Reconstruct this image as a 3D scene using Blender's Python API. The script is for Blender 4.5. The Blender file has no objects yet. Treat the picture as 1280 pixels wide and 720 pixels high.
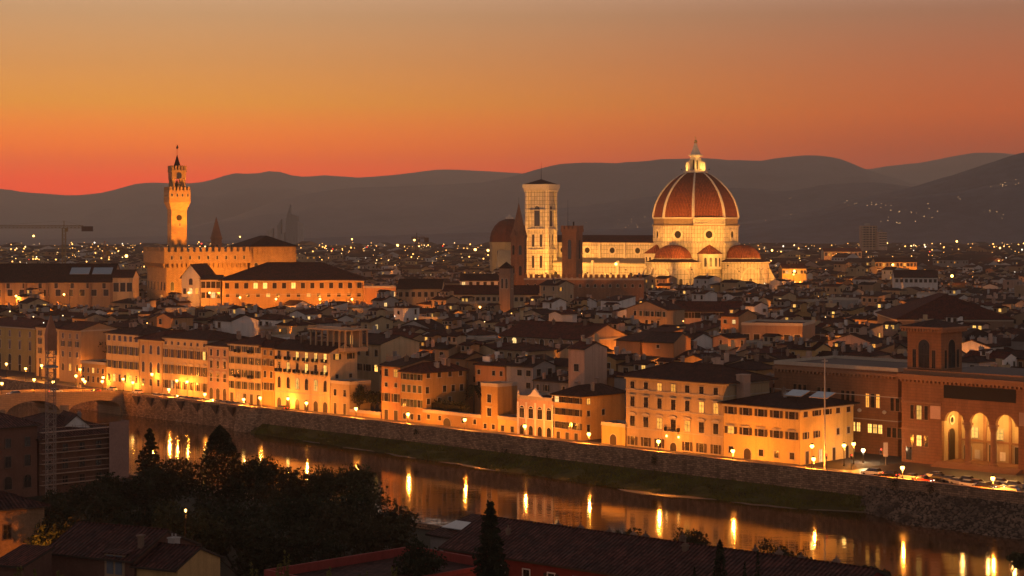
import bpy, math, random
from math import sin, cos, pi, sqrt, atan2, radians as R
from mathutils import Vector, noise

# ---------------------------------------------------------------- camera, world, exposure
sc = bpy.context.scene
F, HZ, CX, CH = 2350.0, 283.0, 640.0, 55.0      # focal length in px of the 1280 px photograph, horizon row, centre column, eye height
cd = bpy.data.cameras.new('camera'); cam = bpy.data.objects.new('camera', cd); sc.collection.objects.link(cam)
cam.location = (0, 0, CH); cam.rotation_euler = (R(90), 0, 0)
cd.sensor_width = 36; cd.lens = 36*F/1280; cd.shift_y = -(360-HZ)/1280
cd.clip_start = 1; cd.clip_end = 60000
sc.camera = cam
sc.view_settings.view_transform = 'Standard'; sc.view_settings.look = 'None'
sc.view_settings.exposure = 0.0; sc.view_settings.gamma = 1
sc.render.engine = 'CYCLES'
cy = sc.cycles
cy.max_bounces = 5; cy.diffuse_bounces = 2; cy.glossy_bounces = 2; cy.transmission_bounces = 2; cy.volume_bounces = 0
cy.sample_clamp_indirect = 4; cy.sample_clamp_direct = 0; cy.caustics_reflective = False; cy.caustics_refractive = False
cy.use_denoising = True; cy.use_light_tree = True

w = bpy.data.worlds.new('World'); sc.world = w; w.use_nodes = True
nt = w.node_tree; nt.nodes.clear()
def N(nt, t, **k):
    n = nt.nodes.new(t)
    for a, b in k.items():
        if a in n.inputs: n.inputs[a].default_value = b
        else: setattr(n, a, b)
    return n
def ramp(nt, stops, fac=None, interp='LINEAR'):
    n = nt.nodes.new('ShaderNodeValToRGB'); cr = n.color_ramp; cr.interpolation = interp
    while len(cr.elements) < len(stops): cr.elements.new(0.5)
    for e, (p, c) in zip(cr.elements, stops): e.position = p; e.color = (*c, 1)
    if fac is not None: nt.links.new(fac, n.inputs[0])
    return n.outputs[0]
def M2(nt, op, a, b=None, c=None):
    n = nt.nodes.new('ShaderNodeMath'); n.operation = op
    for i, x in enumerate((a, b, c)):
        if x is None: continue
        if isinstance(x, (int, float)): n.inputs[i].default_value = x
        else: nt.links.new(x, n.inputs[i])
    return n.outputs[0]
def mix(nt, fac, a, b, blend='MIX'):
    n = nt.nodes.new('ShaderNodeMix'); n.data_type = 'RGBA'; n.blend_type = blend
    for s, x in ((n.inputs[0], fac), (n.inputs[6], a), (n.inputs[7], b)):
        if isinstance(x, (int, float)): s.default_value = x
        elif isinstance(x, tuple): s.default_value = (*x, 1) if len(x) == 3 else x
        else: nt.links.new(x, s)
    return n.outputs[2]
tc = N(nt, 'ShaderNodeTexCoord'); sx = N(nt, 'ShaderNodeSeparateXYZ'); nt.links.new(tc.outputs['Generated'], sx.inputs[0])
elev = M2(nt, 'ARCSINE', sx.outputs[2])
az = M2(nt, 'ARCTAN2', sx.outputs[0], sx.outputs[1])                      # 0 ahead, + to the right
e10 = M2(nt, 'DIVIDE', elev, R(20))                                       # 0..1 over 20 degrees
SKY_L = [(0.0,(2.2,.05,.0)), (.07,(2.12,.10,.0)), (.117,(1.86,.275,.0)), (.185,(1.16,.41,.035)), (.2475,(.88,.37,.095)), (.32,(.69,.37,.165)), (.5,(.92,.64,.48)), (1.0,(.54,.44,.40))]
SKY_R = [(0.0,(.58,.03,.0)), (.07,(.58,.03,.0)), (.117,(.60,.045,.0)), (.17,(.72,.09,.005)), (.2475,(.54,.12,.042)), (.32,(.39,.148,.08)), (.5,(.72,.52,.44)), (1.0,(.50,.41,.40))]
left = ramp(nt, SKY_L, e10); right = ramp(nt, SKY_R, e10)
azm = N(nt, 'ShaderNodeMapRange', interpolation_type='SMOOTHSTEP'); nt.links.new(az, azm.inputs[0])
azm.inputs[1].default_value = R(-13); azm.inputs[2].default_value = R(17)
front = mix(nt, azm.outputs[0], left, right)
back = ramp(nt, [(0,(.56,.43,.38)), (.5,(.50,.395,.36)), (1,(.34,.275,.27))], e10)
bm_ = N(nt, 'ShaderNodeMapRange', interpolation_type='SMOOTHSTEP'); nt.links.new(M2(nt, 'ABSOLUTE', az), bm_.inputs[0])
bm_.inputs[1].default_value = R(28); bm_.inputs[2].default_value = R(95)
dusk = mix(nt, bm_.outputs[0], front, back)
zen = N(nt, 'ShaderNodeMapRange', interpolation_type='SMOOTHSTEP'); nt.links.new(elev, zen.inputs[0])
zen.inputs[1].default_value = R(13); zen.inputs[2].default_value = R(48)
dusk = mix(nt, zen.outputs[0], dusk, (.07,.062,.075))
sky = N(nt, 'ShaderNodeTexSky', sky_type='NISHITA', sun_disc=False, sun_elevation=R(-1.5), sun_rotation=R(-14))
skyd = mix(nt, 1.0, dusk, mix(nt, 1.0, sky.outputs[0], (.05,.05,.05), 'MULTIPLY'), 'ADD')
bg = N(nt, 'ShaderNodeBackground', Strength=1.0); nt.links.new(skyd, bg.inputs[0])
wo = N(nt, 'ShaderNodeOutputWorld'); nt.links.new(bg.outputs[0], wo.inputs[0])

# ---------------------------------------------------------------- helpers
rnd = random.Random(7)
COL = sc.collection
Q = sqrt(.5); C0 = 485.2                       # the far river wall is the line X + Y = C0
def P(px, py, Y): return ((px-CX)/F*Y, Y, CH-(py-HZ)/F*Y)
def GX(px, Y): return (px-CX)/F*Y
def ZY(py, Y): return CH-(py-HZ)/F*Y
def st(s, t): return (Q*(s+t), C0+Q*(t-s))      # s along the river (to the right), t away from it
def on_t(px, t):
    k = (px-CX)/F; Y = (C0+t/Q)/(1+k); return k*Y, Y
def s_at(px, t):
    x, y = on_t(px, t); return (x-(y-C0))*Q
def topx(x, y): return CX+F*x/y
def topy(z, y): return HZ+(CH-z)*F/y

class MB:
    def __init__(s): s.v = []; s.f = []; s.m = []
    def poly(s, pts, mi=0):
        n = len(s.v); s.v += [tuple(p) for p in pts]; s.f.append(tuple(range(n, n+len(pts)))); s.m.append(mi); return s
    def box(s, x0, y0, z0, x1, y1, z1, mi=0, bottom=True):
        n = len(s.v)
        s.v += [(x0,y0,z0),(x1,y0,z0),(x1,y1,z0),(x0,y1,z0),(x0,y0,z1),(x1,y0,z1),(x1,y1,z1),(x0,y1,z1)]
        fs = [(0,1,5,4),(1,2,6,5),(2,3,7,6),(3,0,4,7),(4,5,6,7)]+([(3,2,1,0)] if bottom else [])
        s.f += [tuple(n+i for i in f) for f in fs]; s.m += [mi]*len(fs); return s
    def obox(s, c, ux, L, W, z0, z1, mi=0):
        # box centred at c (x,y), long axis direction ux (x,y)
        nx = (-ux[1], ux[0]); a = L/2; b = W/2
        p = [(c[0]+ux[0]*i*a+nx[0]*j*b, c[1]+ux[1]*i*a+nx[1]*j*b) for i, j in ((-1,-1),(1,-1),(1,1),(-1,1))]
        return s.prism(p, z0, z1, mi)
    def prism(s, pts, z0, z1, mi=0, top=True, mt=None):
        n = len(pts)
        for i in range(n):
            a, b = pts[i], pts[(i+1)%n]
            s.poly([(a[0],a[1],z0),(b[0],b[1],z0),(b[0],b[1],z1),(a[0],a[1],z1)], mi)
        if top:
            s.poly([(p[0],p[1],z1) for p in pts], mi if mt is None else mt)
            s.poly([(p[0],p[1],z0) for p in reversed(pts)], mi)
        return s
    def slab(s, a, b, c, d, th, mi=0, mu=None):
        lo = [(p[0],p[1],p[2]-th) for p in (a,b,c,d)]
        s.poly([a,b,c,d], mi); s.poly(lo[::-1], mi if mu is None else mu)
        up = (a,b,c,d)
        for i in range(4):
            j = (i+1)%4; s.poly([lo[i],lo[j],up[j],up[i]], mi if mu is None else mu)
        return s
    def tube(s, p0, p1, r0, r1=None, n=6, mi=0, cap=True):
        r1 = r0 if r1 is None else r1
        p0 = Vector(p0); p1 = Vector(p1); d = (p1-p0)
        if d.length < 1e-6: return s
        d.normalize(); a = d.orthogonal().normalized(); b = d.cross(a)
        k = len(s.v)
        for p, r in ((p0,r0),(p1,r1)):
            for i in range(n):
                t = 2*pi*i/n; s.v.append(tuple(p+a*(r*cos(t))+b*(r*sin(t))))
        for i in range(n):
            j = (i+1)%n; s.f.append((k+i,k+j,k+n+j,k+n+i)); s.m.append(mi)
        if cap:
            s.f.append(tuple(k+i for i in reversed(range(n)))); s.f.append(tuple(k+n+i for i in range(n))); s.m += [mi,mi]
        return s
    def lathe(s, prof, n=8, c=(0,0,0), mi=0, ph=0.0, a0=0.0, a1=2*pi):
        full = abs(a1-a0-2*pi) < 1e-6; k = len(s.v); cols = n if full else n+1
        for r, z in prof:
            for i in range(cols):
                t = ph+a0+(a1-a0)*i/n; s.v.append((c[0]+r*cos(t), c[1]+r*sin(t), c[2]+z))
        for j in range(len(prof)-1):
            for i in range(n):
                i2 = (i+1)%cols; s.f.append((k+j*cols+i, k+j*cols+i2, k+(j+1)*cols+i2, k+(j+1)*cols+i)); s.m.append(mi)
        if full:
            if prof[-1][0] > .01: s.f.append(tuple(k+(len(prof)-1)*cols+i for i in range(n))); s.m.append(mi)
            if prof[0][0] > .01: s.f.append(tuple(k+i for i in reversed(range(n)))); s.m.append(mi)
        return s
    def mesh(s, name, mats):
        me = bpy.data.meshes.new(name); me.from_pydata(s.v, [], s.f)
        if not isinstance(mats, (list, tuple)): mats = [mats]
        for m in mats: me.materials.append(m)
        if len(mats) > 1: me.polygons.foreach_set('material_index', s.m)
        uv = me.uv_layers.new(name='UVMap'); out = []
        V = s.v
        for f in s.f:
            nx = ny = nz = 0.0
            for i in range(len(f)):
                a = V[f[i]]; b = V[f[(i+1)%len(f)]]
                nx += (a[1]-b[1])*(a[2]+b[2]); ny += (a[2]-b[2])*(a[0]+b[0]); nz += (a[0]-b[0])*(a[1]+b[1])
            l = sqrt(nx*nx+ny*ny+nz*nz) or 1.0; nx /= l; ny /= l; nz /= l
            h = sqrt(nx*nx+ny*ny)
            if h < .08:
                for i in f: out += [V[i][0], V[i][1]]
            else:
                tx, ty = -ny/h, nx/h
                bx, by, bz = -ty*nz*-1, tx*nz*-1, 0
                bx, by, bz = ny*0-nz*ty, nz*tx-nx*0, nx*ty-ny*tx
                for i in f:
                    p = V[i]; out += [p[0]*tx+p[1]*ty, p[0]*bx+p[1]*by+p[2]*bz]
        uv.data.foreach_set('uv', out); me.update(); return me
    def build(s, name, mats, parent=None, loc=(0,0,0), rz=0.0):
        return inst(name, s.mesh(name, mats), parent, loc, rz)
def inst(name, me, parent=None, loc=(0,0,0), rz=0.0):
    o = bpy.data.objects.new(name, me); COL.objects.link(o)
    o.location = loc; o.rotation_euler = (0,0,rz); o.parent = parent; return o
def tag(o, label, cat, group=None, kind=None):
    o['label'] = label; o['category'] = cat
    if group: o['group'] = group
    if kind: o['kind'] = kind
    return o
def thing(name, label, cat, loc=(0,0,0), rz=0.0, group=None):
    return tag(inst(name, None, None, loc, rz), label, cat, group)
def struct(name, o): o['kind'] = 'structure'; return o
def smooth(o):
    o.data.polygons.foreach_set('use_smooth', [True]*len(o.data.polygons)); return o

# ---------------------------------------------------------------- materials
MATS = {}
def pmat(name, col, rough=.8, var=.25, scale=.25, bump=0.0, spec=.3, col2=None, fine=3.0, coord='Object', metal=0.0, streak=0.0):
    if name in MATS: return MATS[name]
    m = bpy.data.materials.new(name); m.use_nodes = True; t = m.node_tree; b = t.nodes['Principled BSDF']
    b.inputs['Roughness'].default_value = rough; b.inputs['Specular IOR Level'].default_value = spec; b.inputs['Metallic'].default_value = metal
    tcn = N(t, 'ShaderNodeTexCoord'); co = tcn.outputs[coord]
    if coord == 'Object' and streak >= 0:                       # offset per object so that repeats differ
        oi = N(t, 'ShaderNodeObjectInfo'); cb = N(t, 'ShaderNodeCombineXYZ'); r_ = M2(t, 'MULTIPLY', oi.outputs['Random'], 300.0)
        t.links.new(r_, cb.inputs[0]); t.links.new(r_, cb.inputs[1]); va = N(t, 'ShaderNodeVectorMath'); t.links.new(co, va.inputs[0]); t.links.new(cb.outputs[0], va.inputs[1]); co = va.outputs[0]
    n1 = N(t, 'ShaderNodeTexNoise', Scale=scale, Detail=5.0, Roughness=.65); t.links.new(co, n1.inputs['Vector'])
    n2 = N(t, 'ShaderNodeTexNoise', Scale=fine, Detail=3.0); t.links.new(co, n2.inputs['Vector'])
    c2 = col2 or tuple(x*.55 for x in col)
    f1 = N(t, 'ShaderNodeMapRange'); t.links.new(n1.outputs[0], f1.inputs[0]); f1.inputs[1].default_value = .35; f1.inputs[2].default_value = .7
    c = mix(t, M2(t, 'MULTIPLY', f1.outputs[0], min(1, var*2)), col, c2)
    f2 = N(t, 'ShaderNodeMapRange'); t.links.new(n2.outputs[0], f2.inputs[0]); f2.inputs[3].default_value = 1-var; f2.inputs[4].default_value = 1+var
    hsv = N(t, 'ShaderNodeHueSaturation'); t.links.new(c, hsv.inputs['Color']); c = hsv.outputs[0]
    if name.endswith('_plaster'): t.links.new(M2(t, 'MULTIPLY', f2.outputs[0], M2(t, 'MULTIPLY_ADD', oi.outputs['Random'], .5, .72)), hsv.inputs['Value'])
    else: t.links.new(f2.outputs[0], hsv.inputs['Value'])
    if streak > 0:
        mp = N(t, 'ShaderNodeMapping'); mp.inputs['Scale'].default_value = (.9,.9,.06); t.links.new(co, mp.inputs[0])
        n3 = N(t, 'ShaderNodeTexNoise', Scale=1.0, Detail=3.0); t.links.new(mp.outputs[0], n3.inputs['Vector'])
        f3 = N(t, 'ShaderNodeMapRange'); t.links.new(n3.outputs[0], f3.inputs[0]); f3.inputs[1].default_value = .5; f3.inputs[2].default_value = .72
        c = mix(t, M2(t, 'MULTIPLY', f3.outputs[0], streak), c, tuple(x*.35 for x in col))
    t.links.new(c, b.inputs['Base Color'])
    if bump:
        bn = N(t, 'ShaderNodeBump', Strength=bump, Distance=.3); t.links.new(n2.outputs[0], bn.inputs['Height']); t.links.new(bn.outputs[0], b.inputs['Normal'])
    MATS[name] = m; return m
def roofmat(name, col, col2, pitch=.45):
    if name in MATS: return MATS[name]
    m = bpy.data.materials.new(name); m.use_nodes = True; t = m.node_tree; b = t.nodes['Principled BSDF']
    b.inputs['Roughness'].default_value = .9; b.inputs['Specular IOR Level'].default_value = .15
    uvn = N(t, 'ShaderNodeUVMap', uv_map='UVMap'); oi = N(t, 'ShaderNodeObjectInfo')
    wv = N(t, 'ShaderNodeTexWave', wave_type='BANDS', bands_direction='X', Scale=.314/pitch, Distortion=.6, Detail=1.0); wv.inputs['Detail Scale'].default_value = .6
    t.links.new(uvn.outputs[0], wv.inputs['Vector'])
    wv2 = N(t, 'ShaderNodeTexWave', wave_type='BANDS', bands_direction='Y', Scale=.314/(pitch*1.3), Distortion=1.2); t.links.new(uvn.outputs[0], wv2.inputs['Vector'])
    n1 = N(t, 'ShaderNodeTexNoise', Scale=.35, Detail=6.0, Roughness=.7); t.links.new(uvn.outputs[0], n1.inputs['Vector'])
    mpn = N(t, 'ShaderNodeMapping'); mpn.inputs['Scale'].default_value = (2.5,1.2,1); t.links.new(uvn.outputs[0], mpn.inputs[0])
    vo = N(t, 'ShaderNodeTexVoronoi', Scale=1.0); t.links.new(mpn.outputs[0], vo.inputs['Vector'])
    f = N(t, 'ShaderNodeMapRange'); t.links.new(n1.outputs[0], f.inputs[0]); f.inputs[1].default_value = .35; f.inputs[2].default_value = .68
    c = mix(t, f.outputs[0], col, col2)
    sv = N(t, 'ShaderNodeSeparateColor'); t.links.new(vo.outputs['Color'], sv.inputs[0])
    val = M2(t, 'MULTIPLY', M2(t, 'MULTIPLY_ADD', sv.outputs[0], .9, .55), M2(t, 'MULTIPLY_ADD', wv.outputs[1], .95, .45))
    val = M2(t, 'MULTIPLY', val, M2(t, 'MULTIPLY_ADD', oi.outputs['Random'], .6, .7))
    hsv = N(t, 'ShaderNodeHueSaturation'); t.links.new(c, hsv.inputs['Color']); t.links.new(val, hsv.inputs['Value']); t.links.new(hsv.outputs[0], b.inputs['Base Color'])
    hs = M2(t, 'ADD', wv.outputs[1], M2(t, 'MULTIPLY', wv2.outputs[1], .35))
    bn = N(t, 'ShaderNodeBump', Strength=.9, Distance=.12); t.links.new(hs, bn.inputs['Height']); t.links.new(bn.outputs[0], b.inputs['Normal'])
    MATS[name] = m; return m
def emat(name, col, strength, sample=False, var=0.0):
    if name in MATS: return MATS[name]
    m = bpy.data.materials.new(name); m.use_nodes = True; t = m.node_tree; t.nodes.clear()
    e = N(t, 'ShaderNodeEmission', Strength=strength); e.inputs[0].default_value = (*col, 1)
    if var:
        tcn = N(t, 'ShaderNodeTexCoord'); oi = N(t, 'ShaderNodeObjectInfo'); n1 = N(t, 'ShaderNodeTexNoise', Scale=1.4, Detail=2.0)
        va = N(t, 'ShaderNodeVectorMath'); t.links.new(tcn.outputs['Object'], va.inputs[0]); t.links.new(oi.outputs['Location'], va.inputs[1]); t.links.new(va.outputs[0], n1.inputs['Vector'])
        t.links.new(M2(t, 'MULTIPLY', M2(t, 'MULTIPLY_ADD', n1.outputs[0], 2*var, 1-var), M2(t, 'MULTIPLY', M2(t, 'MULTIPLY_ADD', oi.outputs['Random'], .8, .5), strength)), e.inputs[1])
    o = N(t, 'ShaderNodeOutputMaterial'); t.links.new(e.outputs[0], o.inputs[0])
    m.cycles.emission_sampling = 'FRONT' if sample else 'NONE'
    MATS[name] = m; return m
def brickmat(name, c1, c2, mortar, bw=2.0, bh=1.0, ms=.03, rough=.75, dirt=.3, bump=.2, off=.5):
    # courses laid in UV metres
    if name in MATS: return MATS[name]
    m = bpy.data.materials.new(name); m.use_nodes = True; t = m.node_tree; b = t.nodes['Principled BSDF']
    b.inputs['Roughness'].default_value = rough; b.inputs['Specular IOR Level'].default_value = .25
    uvn = N(t, 'ShaderNodeUVMap', uv_map='UVMap')
    br = N(t, 'ShaderNodeTexBrick', Scale=1.0); br.offset = off; br.inputs['Brick Width'].default_value = bw; br.inputs['Row Height'].default_value = bh; br.inputs['Mortar Size'].default_value = ms
    br.inputs['Color1'].default_value = (*c1,1); br.inputs['Color2'].default_value = (*c2,1); br.inputs['Mortar'].default_value = (*mortar,1)
    t.links.new(uvn.outputs[0], br.inputs['Vector'])
    n1 = N(t, 'ShaderNodeTexNoise', Scale=.12, Detail=7.0, Roughness=.7); t.links.new(uvn.outputs[0], n1.inputs['Vector'])
    mp = N(t, 'ShaderNodeMapping'); mp.inputs['Scale'].default_value = (.7,.09,1); t.links.new(uvn.outputs[0], mp.inputs[0])
    n2 = N(t, 'ShaderNodeTexNoise', Scale=1.0, Detail=4.0); t.links.new(mp.outputs[0], n2.inputs['Vector'])
    k = M2(t, 'MULTIPLY', M2(t, 'MULTIPLY_ADD', n1.outputs[0], dirt*3, 1-dirt*1.5), M2(t, 'MULTIPLY_ADD', n2.outputs[0], dirt*2.4, 1-dirt*1.2))
    hsv = N(t, 'ShaderNodeHueSaturation'); t.links.new(br.outputs[0], hsv.inputs['Color']); t.links.new(k, hsv.inputs['Value']); t.links.new(hsv.outputs[0], b.inputs['Base Color'])
    bn = N(t, 'ShaderNodeBump', Strength=bump, Distance=.15); t.links.new(br.outputs[1], bn.inputs['Height']); bn.invert = True; t.links.new(bn.outputs[0], b.inputs['Normal'])
    MATS[name] = m; return m

ROOF = [roofmat('terracotta_tiles', (.085,.024,.015), (.034,.015,.012)), roofmat('old_terracotta_tiles', (.058,.022,.016), (.028,.016,.013)), roofmat('red_terracotta_tiles', (.12,.026,.015), (.052,.018,.013))]
WALLC = {'cream': (.50,.37,.215), 'ochre': (.48,.30,.12), 'white': (.66,.62,.57), 'grey': (.34,.31,.28), 'pink': (.50,.33,.24), 'yellow': (.55,.38,.14), 'tan': (.42,.29,.175), 'brown': (.24,.16,.11), 'orange': (.46,.24,.11)}
WALL = {k: pmat(k+'_plaster', v, .9, .16, .22, .05, .2, streak=.35) for k, v in WALLC.items()}
STONE = pmat('grey_sandstone', (.30,.25,.19), .85, .2, .5)
TRIM = pmat('pale_stone_trim', (.46,.39,.30), .85, .15, .6)
DARKWOOD = pmat('dark_painted_wood', (.045,.03,.02), .6, .2, 1)
GREENSH = pmat('dark_green_shutter_paint', (.03,.045,.03), .6, .2, 1)
BROWNSH = pmat('brown_shutter_paint', (.045,.024,.016), .6, .2, 1)
IRON = pmat('dark_iron', (.03,.03,.03), .5, .2, 1, metal=.6)
METAL = pmat('galvanised_metal', (.35,.34,.33), .45, .15, 1, metal=.7)
CONC = pmat('pale_concrete', (.36,.33,.30), .9, .2, .3)
GLASS = pmat('dark_window_glass', (.025,.022,.02), .15, .3, .6, spec=.6)
LITS = [emat('lit_window_amber', (1,.40,.06), 1.2, var=.6), emat('lit_window_yellow', (1,.52,.11), 1.6, var=.5), emat('lit_window_pale', (1,.62,.22), 1.2, var=.6)]

# ---------------------------------------------------------------- the setting: ground, river, banks, hills, haze
ASPH = pmat('dark_asphalt', (.06,.055,.052), .42, .25, .15, .05, .5)
PAVE = pmat('stone_paving', (.16,.135,.11), .75, .2, .3, .05, .3)
EARTH = pmat('city_ground_stone', (.05,.045,.042), .9, .3, .02)
FOREST = pmat('haze_tinted_hillside', (.08,.08,.10), .95, .5, .004, col2=(.13,.125,.145), fine=.03, streak=-1)  # woods tinted bluish mauve, distance haze put into their colour
LINEP = pmat('white_road_paint', (.6,.58,.52), .7, .1, .5)
EMB = brickmat('embankment_stone', (.46,.28,.16), (.20,.12,.075), (.12,.075,.05), 1.0, .44, .045, .9, .5, .6)
COPE = pmat('embankment_coping_stone', (.30,.20,.14), .85, .25, .4)
def sheet(name, pts, z, mat):
    return struct(name, MB().poly([(*p, z) for p in pts]).build(name, mat))
sheet('city_ground', [st(-9000,.0), st(9000,.0), st(9000,22000), st(-9000,22000)], 0, EARTH)
sheet('embankment_road', [st(-330,0.4), st(300,0.4), st(300,10.2), st(-330,10.2)], .004, ASPH)
sheet('piazza_road', [st(s_at(1062,10),10.2), st(300,10.2), st(300,33), st(s_at(1062,10),46)], .006, ASPH)
struct('pavement', MB().poly([(*st(-330,.4),.13),(*st(300,.4),.13),(*st(300,2.2),.13),(*st(-330,2.2),.13)]).poly([(*st(-330,2.2),.0),(*st(300,2.2),.0),(*st(300,2.2),.13),(*st(-330,2.2),.13)]).build('pavement', PAVE))
struct('pavement', MB().poly([(*st(-330,8.7),.13),(*st(s_at(1000,10),8.7),.13),(*st(s_at(1000,10),10.3),.13),(*st(-330,10.3),.13)]).poly([(*st(-330,8.7),0),(*st(s_at(1000,10),8.7),0),(*st(s_at(1000,10),8.7),.13),(*st(-330,8.7),.13)]).build('pavement', PAVE))
b = MB()
for i in range(-55, 50):
    b.poly([(*st(i*6,5.4),.012),(*st(i*6+2.6,5.4),.012),(*st(i*6+2.6,5.55),.012),(*st(i*6,5.55),.012)])
for j in range(9):                                                     # zebra crossing at the corner of the square
    s0 = s_at(1075,5)+4; b.poly([(*st(s0,2.6+j*.7),.013),(*st(s0+3,2.6+j*.7),.013),(*st(s0+3,2.95+j*.7),.013),(*st(s0,2.95+j*.7),.013)])
struct('road_markings', b.build('road_markings', LINEP))

# river
m = bpy.data.materials.new('river_water'); m.use_nodes = True; t = m.node_tree; bs = t.nodes['Principled BSDF']
bs.inputs['Base Color'].default_value = (.055,.024,.007,1); bs.inputs['Roughness'].default_value = .10; bs.inputs['IOR'].default_value = 1.33; bs.inputs['Specular IOR Level'].default_value = .5
g = N(t, 'ShaderNodeNewGeometry'); mp = N(t, 'ShaderNodeMapping'); mp.inputs['Rotation'].default_value = (0,0,R(45)); mp.inputs['Scale'].default_value = (.35,1.0,1); t.links.new(g.outputs['Position'], mp.inputs[0])
n1 = N(t, 'ShaderNodeTexNoise', Scale=.55, Detail=3.0, Roughness=.55); t.links.new(mp.outputs[0], n1.inputs['Vector'])
n2 = N(t, 'ShaderNodeTexNoise', Scale=.03, Detail=2.0); t.links.new(g.outputs['Position'], n2.inputs['Vector'])
f = N(t, 'ShaderNodeMapRange'); t.links.new(n2.outputs[0], f.inputs[0]); f.inputs[1].default_value = .35; f.inputs[2].default_value = .65; f.inputs[3].default_value = .03; f.inputs[4].default_value = .095; t.links.new(f.outputs[0], bs.inputs['Roughness'])
bn = N(t, 'ShaderNodeBump', Strength=.075, Distance=.3); t.links.new(n1.outputs[0], bn.inputs['Height']); t.links.new(bn.outputs[0], bs.inputs['Normal'])
WATER = m; WZ = -6.2
sheet('river_water', [st(-900,-112), st(600,-112), st(600,-.2), st(-900,-.2)], WZ, WATER)

# river walls of the far bank
def wall_run(name, label, s0, s1, t0=-.8, t1=0, z0=-8, z1=.95, mat=None):
    r = thing(name, label, 'wall')
    p = [st(s0,t0), st(s1,t0), st(s1,t1), st(s0,t1)]
    MB().prism(p, z0, z1).build('wall_face', mat or EMB, r)
    q = [st(s0,t0-.15), st(s1,t0-.15), st(s1,t1+.1), st(s0,t1+.1)]
    MB().prism(q, z1+.003, z1+.22).build('coping', COPE, r); return r
SA, SB, SC_ = s_at(303,0), s_at(331,0), s_at(1114,0)
wl = wall_run('river_wall', 'tall stone river wall with dark brackets between the bridge and the buttress', -330, SA)
for px in (172,189,207,227,247,270,291):                                # stone consoles under the parapet, coloured darker than the wall
    s0 = s_at(px,-.8); b = MB()
    a = [(*st(s0-1.6,-.8),.4), (*st(s0+1.6,-.8),.4), (*st(s0,-.8),-2.6)]; c = (*st(s0-1.6,-2.0),.4); d = (*st(s0+1.6,-2.0),.4)
    b.poly([c,d,a[1],a[0]]).poly([c,a[2],d]).poly([c,a[0],a[2]]).poly([d,a[2],a[1]])
    b.build('bracket', pmat('dark_bracket', (.10,.065,.05), .9, .2, .5), wl)
r = thing('wall_buttress', 'projecting stone buttress where the river wall steps back', 'buttress')
b = MB(); pts = [st(SA,-.8), st(SA+1,-4.5), st(SB-5,-4.5), st(SB,-.8)]; top = [st(SA,-.8), st(SA+1,-2.4), st(SB-4,-2.4), st(SB,-.8)]
for i in range(3):
    b.poly([(*pts[i],-8),(*pts[i+1],-8),(*top[i+1],.9),(*top[i],.9)])
b.poly([(*p,.9) for p in top]); b.build('wall_face', EMB, r)
b = MB().prism([st(SA-.2,-2.8), st(SB-2.8,-2.8), st(SB,-.9), st(SA,-.9)], .903, 1.3); b.build('coping', COPE, r)
wall_run('river_wall', 'long mottled stone river wall above the grassy bank', SA-.0, SC_)
wall_run('river_wall', 'stone river wall above the rubble slope beside the square', SC_, 300, mat=EMB)
# near bank wall
r = thing('river_wall', 'stone river wall of the near bank behind the dark trees', 'wall')
MB().prism([st(-330,-112.8), st(330,-112.8), st(330,-112), st(-330,-112)], -8, .95).build('wall_face', EMB, r)
# grassy bank
GRASSY = pmat('grass_bank_soil', (.11,.10,.025), .95, .4, .15, .6, .1, col2=(.035,.028,.014), fine=1.4, streak=-1)
def bankw(s):
    u = (s-SB)/(SC_-SB); pts = [(0,3.5),(.15,6),(.42,11),(.75,16),(.93,11),(1,3)]
    for (a, wa), (c, wc) in zip(pts, pts[1:]):
        if u <= c: return wa+(wc-wa)*(u-a)/(c-a)+1.1*noise.noise((s*.06,0,0))+.5*noise.noise((s*.3,0,3))
    return 3
def bankz(s, f):
    z = -3.5-2.9*f**.8 if f < 1 else -6.4
    return z+(.55*noise.noise((s*.22,f*4,1))+.3*noise.noise((s*.9,f*9,2)))*min(1,f*4)*(1 if f < .85 else .3)
def grid(ns, nt, fn):
    b = MB(); n = nt+1
    for i in range(ns+1):
        for j in range(nt+1): b.v.append(fn(i/ns, j/nt))
    for i in range(ns):
        for j in range(nt): b.f.append((i*n+j, i*n+j+1, (i+1)*n+j+1, (i+1)*n+j)); b.m.append(0)
    return b
def bankp(u, f):
    s = SB-2+(SC_-SB+2)*u; return (*st(s, -.75-f*bankw(s)), bankz(s, f))
b = grid(330, 12, bankp); b.f = [f[::-1] for f in b.f]
struct('river_bank', smooth(b.build('river_bank', GRASSY)))
b = MB(); rg = random.Random(3)
for k in range(15000):
    s = SB+(SC_-SB)*rg.random(); f = rg.random()**.8*.93
    if noise.noise((s*.12,f*3,5)) < -.18: continue
    x, y = st(s, -.75-f*bankw(s)); z = bankz(s, f)-.05; h = rg.uniform(.2,.75); a = rg.random()*pi; d = .22
    b.poly([(x-d*cos(a),y-d*sin(a),z),(x+d*cos(a),y+d*sin(a),z),(x+rg.uniform(-.3,.3),y+rg.uniform(-.3,.3),z+h)])
tag(b.build('bank_grass', pmat('river_grass', (.145,.14,.024), .9, .45, .1, 0, .1, col2=(.06,.045,.014), streak=-1)), 'rough dark grass growing on the river bank', 'grass', kind='stuff')
SAND = pmat('wet_sand', (.19,.13,.07), .55, .2, .4, .1)
b = MB()
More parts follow.
